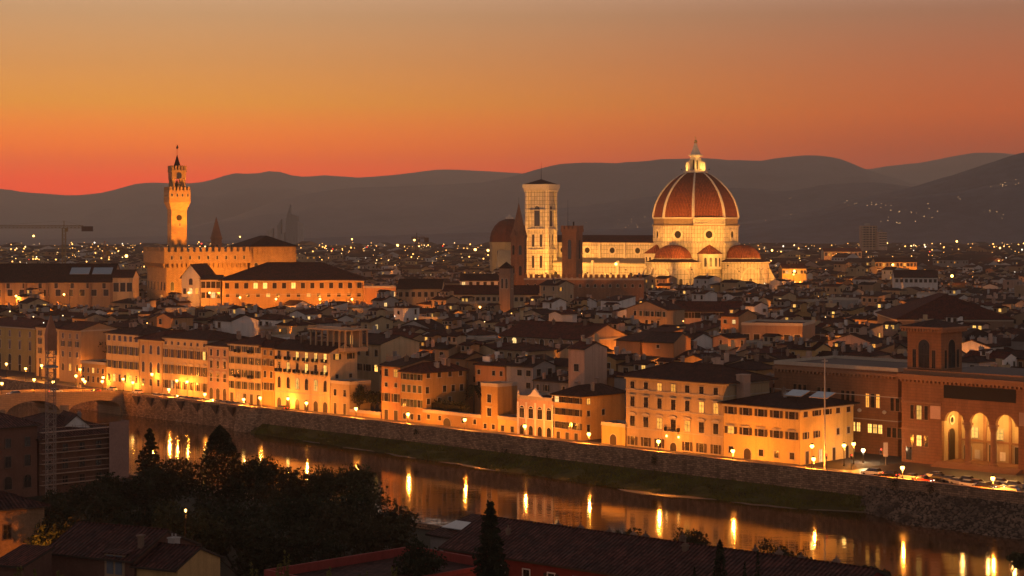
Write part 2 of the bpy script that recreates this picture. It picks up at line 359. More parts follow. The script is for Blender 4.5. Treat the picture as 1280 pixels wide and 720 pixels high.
for pa, pb, wd in ((372,396,1.6), (430,470,1.0), (485,530,1.3), (560,640,1.3), (800,915,3.2), (935,1010,1.4), (1020,1110,1.6)):
    sa, sb = s_at(pa,-8), s_at(pb,-8); n = 14; up = []; lo = []
    for i in range(n+1):
        s = sa+(sb-sa)*i/n; e = sin(pi*i/n)**.7; w0 = bankw(min(max(s,SB),SC_))+.6
        c = w0+.9*noise.noise((s*.2,7,0)); up.append((s,-c+wd*e*.5)); lo.append((s,-c-wd*e*.5))
    for i in range(n):
        b.poly([(*st(*lo[i]),WZ+.05),(*st(*lo[i+1]),WZ+.05),(*st(*up[i+1]),WZ+.16),(*st(*up[i]),WZ+.16)])
struct('gravel_spit', b.build('gravel_spit', SAND))
# rubble slope below the square
def rubp(u, f):
    s = SC_-6+(300-SC_+6)*u; wd = 2+11*min(1,max(0,(s-SC_+8)/20))
    return (*st(s, -.75-f*wd), -1.2-5.4*f**.9+.5*noise.noise((s*.5,f*5,3)))
b = grid(220, 12, rubp); b.f = [f[::-1] for f in b.f]
struct('rubble_slope', b.build('rubble_slope', pmat('rubble_earth', (.075,.055,.04), .95, .5, .3, .6, .1, fine=1.2, streak=-1)))
b = MB()
for k in range(3800):
    u = rg.random()*.42; f = rg.random(); x, y, z = rubp(u, f); r0 = rg.uniform(.1,.42)
    n0 = len(b.v); ph = rg.random()*6
    for (rr, zz, q) in ((.9,-.4,0),(1,.2,.5),(.5,.75,.2)):
        for i in range(5):
            a = ph+q+2*pi*i/5; rad = r0*rr*rg.uniform(.7,1.15); b.v.append((x+rad*cos(a), y+rad*sin(a), z+r0*zz*rg.uniform(.8,1.1)))
    for j in range(2):
        for i in range(5):
            i2 = (i+1)%5; b.f.append((n0+j*5+i, n0+j*5+i2, n0+(j+1)*5+i2, n0+(j+1)*5+i)); b.m.append(0)
    b.f.append(tuple(n0+10+i for i in range(5))); b.m.append(0)
tag(b.build('bank_rubble', pmat('rubble_stone', (.30,.20,.13), .9, .5, .2, col2=(.07,.05,.035), fine=1.0, streak=-1)), 'loose pale and dark stones covering the slope below the square', 'rubble', kind='stuff')

# near bank and the hill the camera stands on
def hillz(x, y):
    a = 51-.172*y; 
    if y > 140:
        u = min(1,(y-140)/75); a = (51-.172*140)*(1-u*u*(3-2*u))*(1-.0*u)
    a *= max(0, min(1, 1-max(0, abs(x)-130)/220)) if y > 60 else 1
    return max(0, a)+(1.0*noise.noise((x*.03,y*.03,0))*min(1,a/8) if a > 0 else 0)
def nearp(u, f):
    s = -330+800*u; tt = -112-340*f; x, y = st(s, tt); return (x, y, hillz(x, y))
b = grid(110, 60, nearp); b.f = [f[::-1] for f in b.f]
struct('near_bank_ground', smooth(b.build('near_bank_ground', pmat('near_bank_earth', (.045,.042,.025), .95, .4, .1, .3, .1, streak=-1))))

# hills: ridge lines read off the photograph, each at its own distance
def ridge(pts, Y1, Y0, seed, rough):
    xs = [-420+14*i for i in range(155)]; nj = 14; b = MB()
    def yy(px):
        if px <= pts[0][0]: return pts[0][1]+(pts[0][0]-px)*.03
        if px >= pts[-1][0]: return pts[-1][1]+(px-pts[-1][0])*.03
        for (a, ya), (c, yc) in zip(pts, pts[1:]):
            if px <= c:
                u = (px-a)/(c-a); return ya+(yc-ya)*u
    rows = nj+4
    for px in xs:
        x = (px-CX)/F*Y1; zt = max(2, ZY(yy(px), Y1))+ (rough*5*noise.noise((px*.05,seed,0))+rough*2*noise.noise((px*.21,seed,4)))
        for j in range(rows+1):
            u = j/nj
            if u <= 1:
                y = Y0+(Y1-Y0)*u; k = u**1.15
                z = zt*k + zt*.30*sin(pi*min(1,u))*noise.noise((x*.0016+seed*3,y*.0006,seed))+zt*.13*sin(pi*min(1,u))*noise.noise((x*.006,y*.003,seed+5))
            else:
                q = (u-1)*nj/4; y = Y1+(Y1-Y0)*.35*q; z = zt*(1-q)
            b.v.append((x*(y/Y1)**.35, y, max(-1, z)))
    n = rows+1
    for i in range(len(xs)-1):
        for j in range(rows): b.f.append((i*n+j, (i+1)*n+j, (i+1)*n+j+1, i*n+j+1)); b.m.append(0)
    return struct('hills', smooth(b.build('hills', FOREST)))
ridge([(-60,233),(0,236),(40,241),(75,243.5),(103,244),(133,240),(150,235),(173,229),(193,227.7),(207,229),(247,229),(267,224),(290,216.5),(320,217),(340,213),(353,215),(370,221.7),(403,219),(447,221.7),(470,220.7),(507,217),(547,212),(573,212),(607,214),(646,216),(720,226),(800,240)], 13600, 9000, 1, 1)
ridge([(840,240),(960,228),(1040,216),(1083,211.7),(1107,208),(1153,203),(1193,195),(1220,190.5),(1247,191),(1270,193),(1330,205)], 12600, 8500, 2, .8)
ridge([(230,285),(290,272),(320,260),(353,249),(397,240),(433,235),(487,233),(553,230.7),(607,228),(646,219),(677,210),(699,205),(727,203),(760,204),(800,202),(824,199),(879,197.6),(916,200),(949,201),(977,197),(1000,195),(1017,193.5),(1050,198),(1067,205),(1083,212),(1130,226),(1200,245)], 9800, 6400, 3, .8)
ridge([(560,284),(640,270),(693,261),(727,258),(766,253),(796,247.5),(821,245),(860,240),(910,235),(940,235),(965,238.6),(987,239),(1027,231.7),(1060,229),(1093,228),(1127,231.7),(1180,240),(1260,252)], 6200, 4500, 4, .6)
ridge([(900,282),(1000,266),(1060,250),(1127,237),(1160,228),(1193,218),(1227,206.7),(1260,196),(1280,190.5),(1340,178),(1420,185)], 4900, 4000, 5, .6)
ridge([(860,283),(949,279),(977,274),(1000,273.5),(1027,268),(1060,258),(1093,252),(1147,245),(1200,239),(1247,230),(1280,223),(1360,212),(1440,222)], 4200, 3600, 6, .6)
# air: one even volume round everything
b = MB().box(-14000,-400,-9,14000,15400,600)
hz = b.build('haze', []); tag(hz, 'thin evening haze over the city and hills', 'haze', kind='stuff')
m = bpy.data.materials.new('haze_air'); m.use_nodes = True; t = m.node_tree; t.nodes.clear()
pv = N(t, 'ShaderNodeVolumePrincipled', Density=8e-5, Anisotropy=0.5); pv.inputs['Color'].default_value = (1.0,.87,.70,1)
o = N(t, 'ShaderNodeOutputMaterial'); t.links.new(pv.outputs[0], o.inputs['Volume']); hz.data.materials.append(m)

# ---------------------------------------------------------------- windows, doors, roofs, buildings
WIN = {}
def arc(w, z, n=8, k=1.0):
    return [(w/2*cos(pi*i/n), z+w/2*k*sin(pi*i/n)) for i in range(n+1)]
def winmesh(w, h, style='plain', lit=0, trim=None):
    # origin at the middle of the sill, outside is -y
    key = (round(w,2), round(h,2), style, lit, trim.name if trim else '')
    if key in WIN: return WIN[key]
    b = MB(); g = 1; fr = .16 if w > .8 else .1; pr = .10
    arch = style in ('arch', 'archdoor', 'archped'); hh = h-w/2 if arch else h
    b.poly([(-w/2,-.03,0),(w/2,-.03,0),(w/2,-.03,hh),(-w/2,-.03,hh)], 1)
    if arch:
        pts = arc(w, hh); b.poly([(x,-.03,z) for x, z in pts], 1)
        po = arc(w+2*fr, hh)
        for i in range(len(pts)-1):
            b.poly([(pts[i][0],-pr,pts[i][1]),(po[i][0],-pr,po[i][1]),(po[i+1][0],-pr,po[i+1][1]),(pts[i+1][0],-pr,pts[i+1][1])], 0)
            b.poly([(po[i][0],-pr,po[i][1]),(po[i][0],0,po[i][1]),(po[i+1][0],0,po[i+1][1]),(po[i+1][0],-pr,po[i+1][1])], 0)
            b.poly([(pts[i+1][0],-pr,pts[i+1][1]),(pts[i+1][0],-.02,pts[i+1][1]),(pts[i][0],-.02,pts[i][1]),(pts[i][0],-pr,pts[i][1])], 0)
    b.box(-w/2-fr,-pr,0,-w/2,0,hh,0).box(w/2,-pr,0,w/2+fr,0,hh,0)
    if not arch: b.box(-w/2-fr,-pr,hh,w/2+fr,0,hh+fr,0)
    if style in ('door', 'archdoor'):
        b.box(-.03,-.06,0,.03,-.031,hh,2)
    else:
        b.box(-w/2-fr-.1,-pr-.12,-.18,w/2+fr+.1,0,-.002,0)
        b.box(-.035,-.07,.003,.035,-.031,hh-.003,2)
        b.box(-w/2+.003,-.065,hh*.62-.03,w/2-.003,-.031,hh*.62+.03,2)
    if style == 'hood': b.box(-w/2-fr-.2,-.38,h+fr+.12,w/2+fr+.2,0,h+fr+.32,0)
    if style in ('ped', 'archped'):
        z0 = h+fr+.15; ww = w/2+fr+.28
        b.box(-ww,-.35,z0,ww,0,z0+.14,0)
        b.poly([(-ww,-.33,z0+.142),(ww,-.33,z0+.142),(0,-.33,z0+.75)],0).poly([(-ww,-.33,z0+.142),(0,-.33,z0+.75),(0,0,z0+.75),(-ww,0,z0+.142)],0).poly([(0,-.33,z0+.75),(ww,-.33,z0+.142),(ww,0,z0+.142),(0,0,z0+.75)],0)
    if style == 'seg':
        z0 = h+fr+.15; ww = w+2*fr+.5
        b.box(-ww/2,-.35,z0,ww/2,0,z0+.12,0); po = arc(ww, z0+.122, 8, .42)
        b.poly([(x,-.33,z) for x, z in po],0)
        for i in range(8): b.poly([(po[i][0],-.33,po[i][1]),(po[i][0],0,po[i][1]),(po[i+1][0],0,po[i+1][1]),(po[i+1][0],-.33,po[i+1][1])],0)
    gl = LITS[lit-1] if lit else (DARKWOOD if style in ('door','archdoor') else GLASS)
    WIN[key] = b.mesh('window', [trim or TRIM, gl, DARKWOOD]); return WIN[key]
SHUT = {}
def shutmesh(w, h, closed, mat, sx_):
    key = (round(w,2), round(h,2), closed, mat.name, sx_)
    if key in SHUT: return SHUT[key]
    b = MB()
    if closed:
        x0, x1 = sorted((sx_*.01, sx_*w/2)); b.box(x0, -.085, .01, x1, -.066, h-.02)
    else:
        x0, x1 = sorted((sx_*(w/2+.17), sx_*(w/2+.17+w*.48))); b.box(x0,-.16,.01,x1,-.105,h)
    SHUT[key] = b.mesh('shutter', mat); return SHUT[key]
BALC = {}
def balconymesh(w):
    if w in BALC: return BALC[w]
    b = MB().box(-w/2,-1.0,-.18,w/2,0,-.03,0)
    b.box(-w/2,-1.0,.9,w/2,-.94,.97,1); b.box(-w/2,-1.0,-.028,-w/2+.05,-.0,.95,1); b.box(w/2-.05,-1.0,-.028,w/2,-.0,.95,1)
    n = int(w/.22)
    for i in range(n+1): x = -w/2+.06+(w-.14)*i/n; b.box(x,-.99,-.028,x+.03,-.96,.9,1)
    for x in (-w/2+.2, w/2-.35): b.box(x,-.8,-.55,x+.15,0,-.182,0)
    BALC[w] = b.mesh('balcony', [TRIM, IRON]); return BALC[w]
def put_window(root, x, z, w, h, style='plain', lit=0, side='f', D=0, W=0, shut=None, closed=False, balcony=0, trim=None, name=None):
    me = winmesh(w, h, style, lit, trim)
    loc, rz = {'f': ((x,0,z),0), 'r': ((W,x,z),R(90)), 'l': ((0,D-x,z),R(-90)), 'b': ((W-x,D,z),R(180))}[side]
    o = inst(name or ('door' if 'door' in style else 'window'), me, root, loc, rz)
    if shut is not None:
        for q in (-1, 1): inst('shutter', shutmesh(w, h if 'arch' not in style else h-w/2, closed, shut, q), o)
    if balcony: inst('balcony', balconymesh(round(balcony,1)), o, (0,-.01,-.2))
    return o
def roofmesh(kind, W, D, h, rise, over, mat, th=.28, pitchdir=None):
    b = MB(); o = over
    if kind == 'hip':
        x0,x1,y0,y1 = -o,W+o,-o,D+o; z0 = h; 
        if W >= D: q = (D+2*o)/2*.9; ra, rb = (x0+q,(y0+y1)/2,z0+rise), (x1-q,(y0+y1)/2,z0+rise)
        else: q = (W+2*o)/2*.9; ra, rb = ((x0+x1)/2,y0+q,z0+rise), ((x0+x1)/2,y1-q,z0+rise)
        A,B_,C_,D_ = (x0,y0,z0),(x1,y0,z0),(x1,y1,z0),(x0,y1,z0)
        if W >= D: b.poly([A,B_,rb,ra]).poly([B_,C_,rb]).poly([C_,D_,ra,rb]).poly([D_,A,ra])
        else: b.poly([A,B_,ra]).poly([B_,C_,rb,ra]).poly([C_,D_,rb]).poly([D_,A,ra,rb])
        lo = [(p[0],p[1],p[2]-.22) for p in (A,B_,C_,D_)]; up = (A,B_,C_,D_)
        for i in range(4): j = (i+1)%4; b.poly([lo[i],lo[j],up[j],up[i]],1)
        b.poly(lo[::-1],1)
        for p, q_ in ((ra,rb),): b.tube(p,q_,.13,n=5)                      # ridge tiles
        for p, q_ in (((A,ra),(B_,rb),(C_,rb),(D_,ra)) if W >= D else ((A,ra),(B_,ra),(C_,rb),(D_,rb))): b.tube(p,q_,.12,n=5)
    elif kind == 'gx':                                                     # ridge along x
        m = D/2; f = rise/m
        b.slab((-.3,-o,h-f*o+.05),(W+.3,-o,h-f*o+.05),(W+.3,m,h+rise+.05),(-.3,m,h+rise+.05),th,0,1)
        b.slab((W+.3,D+o,h-f*o+.05),(-.3,D+o,h-f*o+.05),(-.3,m,h+rise+.05),(W+.3,m,h+rise+.05),th,0,1)
        b.tube((-.3,m,h+rise+.08),(W+.3,m,h+rise+.08),.14,n=5)
    elif kind == 'gy':
        m = W/2; f = rise/m
        b.slab((-o,D+.3,h-f*o+.05),(-o,-.3,h-f*o+.05),(m,-.3,h+rise+.05),(m,D+.3,h+rise+.05),th,0,1)
        b.slab((W+o,-.3,h-f*o+.05),(W+o,D+.3,h-f*o+.05),(m,D+.3,h+rise+.05),(m,-.3,h+rise+.05),th,0,1)
        b.tube((m,-.3,h+rise+.08),(m,D+.3,h+rise+.08),.14,n=5)
    elif kind == 'shed':                                                   # low edge at the front
        f = rise/D
        b.slab((-.3,-o,h-f*o+.05),(W+.3,-o,h-f*o+.05),(W+.3,D+.3,h+rise+.05),(-.3,D+.3,h+rise+.05),th,0,1)
    elif kind == 'flat':
        b.box(-.12,-.12,h+.003,W+.12,D+.12,h+.2,1)
        for x0,y0,x1,y1 in ((-.1,-.1,W+.1,.2),(-.1,D-.2,W+.1,D+.1),(-.1,.203,.2,D-.203),(W-.2,.203,W+.1,D-.203)): b.box(x0,y0,h+.203,x1,y1,h+.9,1)
        b.poly([(.2,.2,h+.21),(W-.2,.2,h+.21),(W-.2,D-.2,h+.21),(.2,D-.2,h+.21)],0)
    return b.mesh('roof', [mat, TRIM if kind == 'flat' else DARKWOOD])
def wallmesh(kind, W, D, h, rise, mat, z0=-.4):
    b = MB(); b.box(0,0,z0,W,D,h)
    if kind == 'gx':
        for x in (0, W): pts = [(x,0,h),(x,D,h),(x,D/2,h+rise)]; b.poly(pts if x else pts[::-1])
    elif kind == 'gy':
        for y in (0, D): pts = [(0,y,h),(W,y,h),(W/2,y,h+rise)]; b.poly(pts if not y else pts[::-1])
    elif kind == 'shed':
        for x in (0, W): pts = [(x,0,h),(x,D,h),(x,D,h+rise)]; b.poly(pts if x else pts[::-1])
        b.poly([(W,D,h),(0,D,h),(0,D,h+rise),(W,D,h+rise)])
    return b.mesh('wall', mat)
def chim(w, h, style=0):
    key = ('ch', w, h, style)
    if key in WIN: return WIN[key]
    b = MB().box(-w/2,-w/2,-1.2,w/2,w/2,h).box(-w/2-.1,-w/2-.1,h+.002,w/2+.1,w/2+.1,h+.15)
    if style == 0:
        b.box(-w/2,-w/2,h+.152,-w/2+.12,w/2,h+.5).box(w/2-.12,-w/2,h+.152,w/2,w/2,h+.5); b.slab((-w/2-.1,-w/2-.1,h+.51),(w/2+.1,-w/2-.1,h+.51),(w/2+.1,w/2+.1,h+.7),(-w/2-.1,w/2+.1,h+.7),.1)
    elif style == 1:
        for x in (-w/4, w/4): b.tube((x,0,h+.152),(x,0,h+.6),.11,n=6)
    else:
        b.box(-w/2+.05,-w/2+.05,h+.152,w/2-.05,w/2-.05,h+.35); b.tube((0,0,h+.352),(0,0,h+.8),.12,.09,n=6)
    WIN[key] = b.mesh('chimney', [WALL['pink'], WALL['grey'], WALL['brown']][style]); return WIN[key]
def roofz(kind, W, D, h, rise, x, y):
    if kind == 'gx': return h+rise*(1-abs(y-D/2)/(D/2))
    if kind == 'gy': return h+rise*(1-abs(x-W/2)/(W/2))
    if kind == 'shed': return h+rise*y/D
    if kind == 'hip': return h+rise*min(1, min(x,W-x,y,D-y)/(min(W,D)/2))
    return h+.2
FOOT = []                                                                   # footprints taken, for the rows of houses behind
def foot(x, y, ang, W, D, pad=2.5): FOOT.append((x, y, cos(ang), sin(ang), W, D, pad))
def taken(x, y, extra=0):
    for fx, fy, c, s, W, D, pad in FOOT:
        dx, dy = x-fx, y-fy; u = dx*c+dy*s; v = -dx*s+dy*c
        if -pad-extra < u < W+pad+extra and -pad-extra < v < D+pad+extra: return True
    return False
A45 = R(-45)
def building(name, label, cat, x, y, ang, W, D, h, wall, roof='hip', rise=None, over=.8, rmat=None, group=None, chims=0, bands=(), rows=(), seed=1, cornice=True, shut=None):
    """rows: (side, z, n, w, h, style, lit indices, options)"""
    root = thing(name, label, cat, (x,y,0), ang, group); rr = random.Random(seed)
    rise = rise if rise is not None else min(W,D)/2*.36
    inst('wall', wallmesh(roof, W, D, h, rise, wall), root)
    ro = inst('roof', roofmesh(roof, W, D, h, rise, over, rmat or ROOF[seed%3]), root)
    for k in range(chims):
        cx, cyy = rr.uniform(.15,.85)*W, rr.uniform(.3,.8)*D
        inst('chimney', chim(rr.choice((.7,.9,1.1)), rr.choice((.9,1.3,1.7)), rr.randrange(3)), ro, (cx,cyy,roofz(roof,W,D,h,rise,cx,cyy)))
    if bands:
        b = MB()
        for z in bands: b.box(-.12,-.12,z,W+.12,D*.999,z+.22)
        b.build('string_course', TRIM, root)
    if cornice and roof in ('hip','gx'):
        MB().box(-.28,-.28,h-.75,W+.28,D*.99,h-.26).build('cornice', TRIM, root)
    for r_ in rows:
        side, z, n, ww, hh, style, lits = r_[:7]; op = r_[7] if len(r_) > 7 else {}
        L = W if side == 'f' else D; a, c = op.get('span', (0,1))
        for i in range(n):
            if i in op.get('skip', ()): continue
            xx = L*(a+(c-a)*(i+.5)/n)
            li = (1+(i*7+int(z*3)+seed)%3) if i in lits else 0
            put_window(root, xx, z, ww, hh, style, op.get('litmat', li) if li else 0, side, D, W, shut=op.get('shut', shut if style not in ('door','archdoor','arch') else None), closed=(i in op.get('closed', ())) , balcony=op.get('balcony', 0) if i in op.get('balc', range(n)) else 0, trim=op.get('trim'))
    foot(x, y, ang, W, D); return root
ROW = []                                                                     # (px0, px1, phrase): what the lamps and back houses are described by
def rowb(phrase, name, label, cat, px0, px1, eave, wall, t=10, D=14, side_px=None, **k):
    """a house of the river row between two picture columns, on the line t metres behind the river wall"""
    x0, y0 = on_t(px0, t); x1, y1 = on_t(px1, t); W = sqrt((x1-x0)**2+(y1-y0)**2)
    ym = (y0+y1)/2; h = ZY(eave, ym)
    if side_px:
        D = 4
        while topx(x1+Q*D, y1+Q*D) < side_px and D < 60: D += .25
    rows = []
    for r_ in k.pop('rows', ()):                                              # z given as the picture row of the window's middle
        side, yy, n, ww, hp, style, lits = r_[:7]; op = r_[7] if len(r_) > 7 else {}
        Y = ym if side == 'f' else y1+Q*D/2
        hh = hp*Y/F; z = ZY(yy, Y)-hh/2
        if style in ('door','archdoor') and z < 2.2: hh = max(1.8, hh+z-.05); z = .02
        rows.append((side, max(z,.02), n, ww, hh, style, lits, op))
    ROW.append((px0, px1, phrase))
    return building(name, label, cat, x0, y0, A45, W, D, h, wall, rows=rows, **k)
def cornerpt(root, x, y, z=0):
    c, s = cos(root.rotation_euler[2]), sin(root.rotation_euler[2]); l = root.location
    return (l[0]+c*x-s*y, l[1]+s*x+c*y, z)

# ---------------------------------------------------------------- the row of houses along the far embankment
G_ = {'shut': GREENSH}; BR = {'shut': BROWNSH}
rowb('the deep yellow corner palazzo', 'river_palazzo', 'deep yellow corner palazzo with three columns of tall windows past the bridge', 'building', -30, 44, 407, WALL['yellow'], t=30, D=18, rise=2.4, chims=2, bands=(), seed=2,
     rows=[('f',416,6,1.3,7,'plain',()), ('f',430,6,1.5,10,'hood',(1,)), ('f',448,6,2.0,13,'archdoor',()) , ('f',461,6,1.6,8,'plain',())])
rowb('the slim cream house', 'river_house', 'slim cream five-storey house beside the deep yellow palazzo', 'house', 45.5, 74, 409, WALL['cream'], t=22, D=14, rise=2, chims=1, seed=3,
     rows=[('f',417,3,1.1,6,'plain',(),G_), ('f',427,3,1.1,7,'plain',(),G_), ('f',439,3,1.1,7,'plain',(),G_), ('f',452,3,1.1,7,'plain',(1,)), ('f',464,3,1.5,10,'archdoor',())])
rowb('the tan gabled house', 'river_house', 'tan house with a low gable and a small dormer by the dark tree', 'house', 74.5, 101, 411, WALL['tan'], t=16, D=15, rise=2.2, roof='gx', chims=1, seed=5,
     rows=[('f',420,3,1.1,6,'plain',()), ('f',430,3,1.1,7,'plain',(),G_), ('f',443,3,1.1,7,'plain',()), ('f',459,3,1.4,9,'archdoor',(1,))])
rowb('the garden wall by the dark tree', 'low_house', 'low ochre house half hidden by the big dark tree', 'house', 101.5, 132, 455, WALL['ochre'], t=11, D=9, roof='flat', cornice=False, seed=6,
     rows=[('f',463,5,1.0,6,'plain',(2,)), ('f',474,5,1.1,7,'plain',())])
rowb('the pale palazzo with the loggia row', 'river_palazzo', 'pale palazzo with a top row of loggia openings beside the dark tree', 'building', 133, 174, 417, WALL['cream'], D=17, rise=2.6, chims=3, bands=(), seed=7,
     rows=[('f',423,6,1.7,7,'plain',(),{}), ('f',438,6,1.25,10,'plain',(),G_), ('f',456,6,1.25,9,'plain',(),G_), ('f',473,6,1.2,9,'plain',(1,4))])
rowb('the dull ochre arched house', 'river_palazzo', 'dull ochre house with arched windows under a deep dark eave', 'building', 174.6, 203, 424, WALL['tan'], D=17, rise=2.6, over=1.4, chims=2, seed=8,
     rows=[('f',437,3,1.5,11,'arch',()), ('f',459,3,1.6,13,'arch',()), ('f',478,3,1.3,8,'plain',())])
rowb('the wide cream palazzo', 'river_palazzo', 'wide cream palazzo with seven columns of hooded brown windows', 'building', 203.6, 259.5, 423, WALL['cream'], D=16, rise=2.4, chims=3, seed=9, bands=(),
     rows=[('f',430,7,1.2,4,'plain',()), ('f',443,7,1.35,10,'hood',(6,),BR), ('f',463,7,1.35,11,'seg',(),BR), ('f',482,7,1.2,10,'plain',(1,),BR)])
rowb('the narrow pink house', 'river_house', 'narrow pink four-storey house with arched ground floor openings', 'house', 260, 285.3, 432, WALL['pink'], D=15, rise=2, chims=2, seed=10, bands=(7.2,),
     rows=[('f',441,3,1.2,8,'plain',()), ('f',456,3,1.3,9,'seg',()), ('f',472,3,1.4,10,'seg',()), ('f',491,3,1.9,12,'archdoor',())])
rowb('the house with iron balconies', 'river_house', 'cream house with small iron balconies on its upper floors', 'house', 285.8, 327, 430, WALL['cream'], D=15, rise=2.3, chims=4, seed=11,
     rows=[('f',436,5,1.15,8,'plain',(),{'shut':GREENSH,'balcony':2.2,'balc':(1,3)}), ('f',451,5,1.15,8,'plain',(),G_), ('f',467,5,1.15,9,'plain',(),{'shut':GREENSH,'balcony':2.2,'balc':(1,3)}), ('f',482,5,1.15,9,'plain',(),G_), ('f',497,5,1.5,10,'door',(1,))])
rowb('the thin ochre house', 'river_house', 'thin ochre house squeezed beside the palazzo with the rooftop loggia', 'house', 327.6, 343, 434, WALL['ochre'], D=15, rise=1.8, chims=1, seed=12, cornice=False,
     rows=[('f',441,2,1.2,6,'plain',()), ('f',453,2,1.2,8,'plain',(),BR), ('f',468,2,1.2,8,'plain',()), ('f',483,2,1.3,9,'plain',(),BR)])
gp = rowb('the grand palazzo with the rooftop loggia', 'grand_palazzo', 'grand palazzo with lit tall windows, balconies and a rooftop loggia', 'palazzo', 343.6, 412.5, 437, WALL['cream'], side_px=446, rise=2.2, roof='gx', chims=2, seed=13, bands=(4.9,), cornice=True,
     rows=[('f',445,6,1.25,10,'plain',(2,3,4,5),{'balcony':2.0,'litmat':2}), ('f',460,6,1.3,11,'plain',(1,3,5),{'balcony':2.4,'litmat':2}), ('f',480,6,1.5,14,'arch',(2,4),{'litmat':2}), ('f',507,6,2.0,15,'archdoor',()),
           ('r',445,2,1.3,8,'plain',(0,),G_), ('r',470,2,1.1,5,'plain',())])
# rooftop loggia of the grand palazzo
gW = sqrt(sum((a-c)**2 for a, c in zip(on_t(343.6,10), on_t(412.5,10)))); gh = ZY(437, (on_t(343.6,10)[1]+on_t(412.5,10)[1])/2)
lg = inst('rooftop_loggia', None, gp, (gW*.50, 3.0, gh+.6))
b = MB().box(0,0,-.8,gW*.62,9,.4).box(-.5,-.5,5.4,gW*.62+.5,9.5,5.8); lw = gW*.62
b.box(0,6.5,.402,lw,6.8,5.39)
for i in range(7): b.box(lw*i/6-.25 if i else 0,0,.402,lw*i/6+.25 if i else .45,.45,5.39)
for i in range(1,4): b.box(lw-.45,9*i/3-.4,.402,lw,9*i/3,5.39)
b.build('loggia_frame', WALL['tan'], lg)
b = MB()
for (x0,y0,x1,y1) in ((-.4,-.4,lw+.4,-.3),(lw+.3,-.3,lw+.4,9.3)): b.box(x0,y0,6.55,x1,y1,6.65)
n = int(lw/.5)
for i in range(n): b.box(-.4+i*.5,-.39,5.803,-.35+i*.5,-.34,6.55)
b.build('railing', TRIM, lg); o = put_window(lg, lw*.72, 1.2, 1.2, 2.6, 'plain', 2); o.location[1] = 6.49
rowb('the low balustraded house', 'low_house', 'low cream two-storey house with a balustrade on its roof', 'house', 413.2, 437, 480, WALL['cream'], D=8, roof='flat', cornice=False, seed=14, rows=[('f',491,2,1.2,8,'plain',()), ('f',508,2,1.2,8,'door',()), ('r',492,1,1.1,7,'plain',())])
rowb('the walled garden with the dark trees', 'garden_wall', 'low garden wall with pillars in front of dark garden trees', 'wall', 437.5, 476, 517, WALL['ochre'], D=.6, roof='flat', cornice=False, seed=15)
rowb('the plain orange house', 'river_house', 'plain orange four-storey house with few uneven windows', 'house', 477, 501, 457, WALL['orange'], D=17, rise=1.6, roof='gx', chims=3, seed=16, cornice=False,
     rows=[('f',466,2,1.5,9,'plain',(1,)), ('f',481,2,1.2,5,'plain',()), ('f',497,2,1.6,10,'plain',(),{'shut':BROWNSH}), ('f',518,2,1.6,11,'door',())])
rowb('the ochre house with the long side wall', 'river_house', 'ochre house with a long side wall facing the palm garden', 'house', 501.5, 528.5, 465, WALL['ochre'], side_px=582, rise=2.4, chims=4, seed=17, cornice=False,
     rows=[('f',471,3,1.35,7,'plain',(),G_), ('f',486,4,1.4,9,'plain',(),{'shut':GREENSH,'closed':(0,1,2,3)}), ('f',504,3,1.35,9,'plain',(),G_), ('f',521,3,1.2,7,'plain',()),
           ('r',468,4,1.3,6,'plain',()), ('r',486,5,1.25,8,'plain',(),{'skip':(1,)}), ('r',500,4,1.2,7,'plain',(),{'skip':(3,)})])
rowb('the garden wall under the palm', 'garden_wall', 'lit ochre garden wall with an arched gate below the palm', 'wall', 528.8, 601, 519, WALL['ochre'], D=1.2, roof='flat', cornice=False, seed=18, rows=[('f',524,5,1.1,6,'plain',(),{'skip':(2,)}), ('f',529,1,3.0,12,'archdoor',(),{'span':(.3,.55)})])
rowb('the tower-like ochre house', 'river_house', 'tower-like ochre house with a balustraded flat roof', 'house', 601.5, 622, 483, WALL['ochre'], side_px=646, roof='flat', cornice=False, seed=19, rows=[('f',498,1,1.5,10,'plain',()), ('f',515,1,1.6,10,'hood',()), ('f',533,2,1.1,6,'plain',())])
rowb('the low terrace house', 'low_house', 'single-storey ochre house with potted plants on its terrace', 'house', 622.5, 646.5, 525, WALL['yellow'], D=7, roof='flat', cornice=False, seed=20, rows=[('f',536,2,1.2,7,'plain',())])
orn = rowb('the ornate pink villa', 'ornate_villa', 'ornate pink villa with four tall arched windows and a carved gable crest', 'villa', 647, 692, 500, WALL['pink'], D=11, roof='flat', cornice=True, seed=21, bands=(7.0,), rows=[('f',516,4,1.8,15,'arch',(),{'trim':WALL['white']}), ('f',539,4,1.5,12,'arch',()), ])
oW = sqrt(sum((a-c)**2 for a, c in zip(on_t(647,10), on_t(692,10)))); oz = ZY(500, (on_t(647,10)[1]+on_t(692,10)[1])/2)
b = MB()
b = MB()
b.poly([(oW/2-2.6,-.3,oz+.91),(oW/2+2.6,-.3,oz+.91),(oW/2+1.4,-.3,oz+1.6),(oW/2,-.3,oz+3.1),(oW/2-1.4,-.3,oz+1.6)]).poly([(oW/2+2.6,.2,oz+.91),(oW/2-2.6,.2,oz+.91),(oW/2-1.4,.2,oz+1.6),(oW/2,.2,oz+3.1),(oW/2+1.4,.2,oz+1.6)])
for (a, c) in (((-2.6,.91),(-1.4,1.6)),((-1.4,1.6),(0,3.1)),((0,3.1),(1.4,1.6)),((1.4,1.6),(2.6,.91))): b.poly([(oW/2+a[0],-.3,oz+a[1]),(oW/2+a[0],.2,oz+a[1]),(oW/2+c[0],.2,oz+c[1]),(oW/2+c[0],-.3,oz+c[1])])
for i in (0,1): MB().lathe([(.28,.91),(.34,1.2),(.16,1.4),(.3,1.8),(.05,2.3)],8,(.3+i*(oW-.6),-.05,oz)).build('urn', WALL['white'], orn)
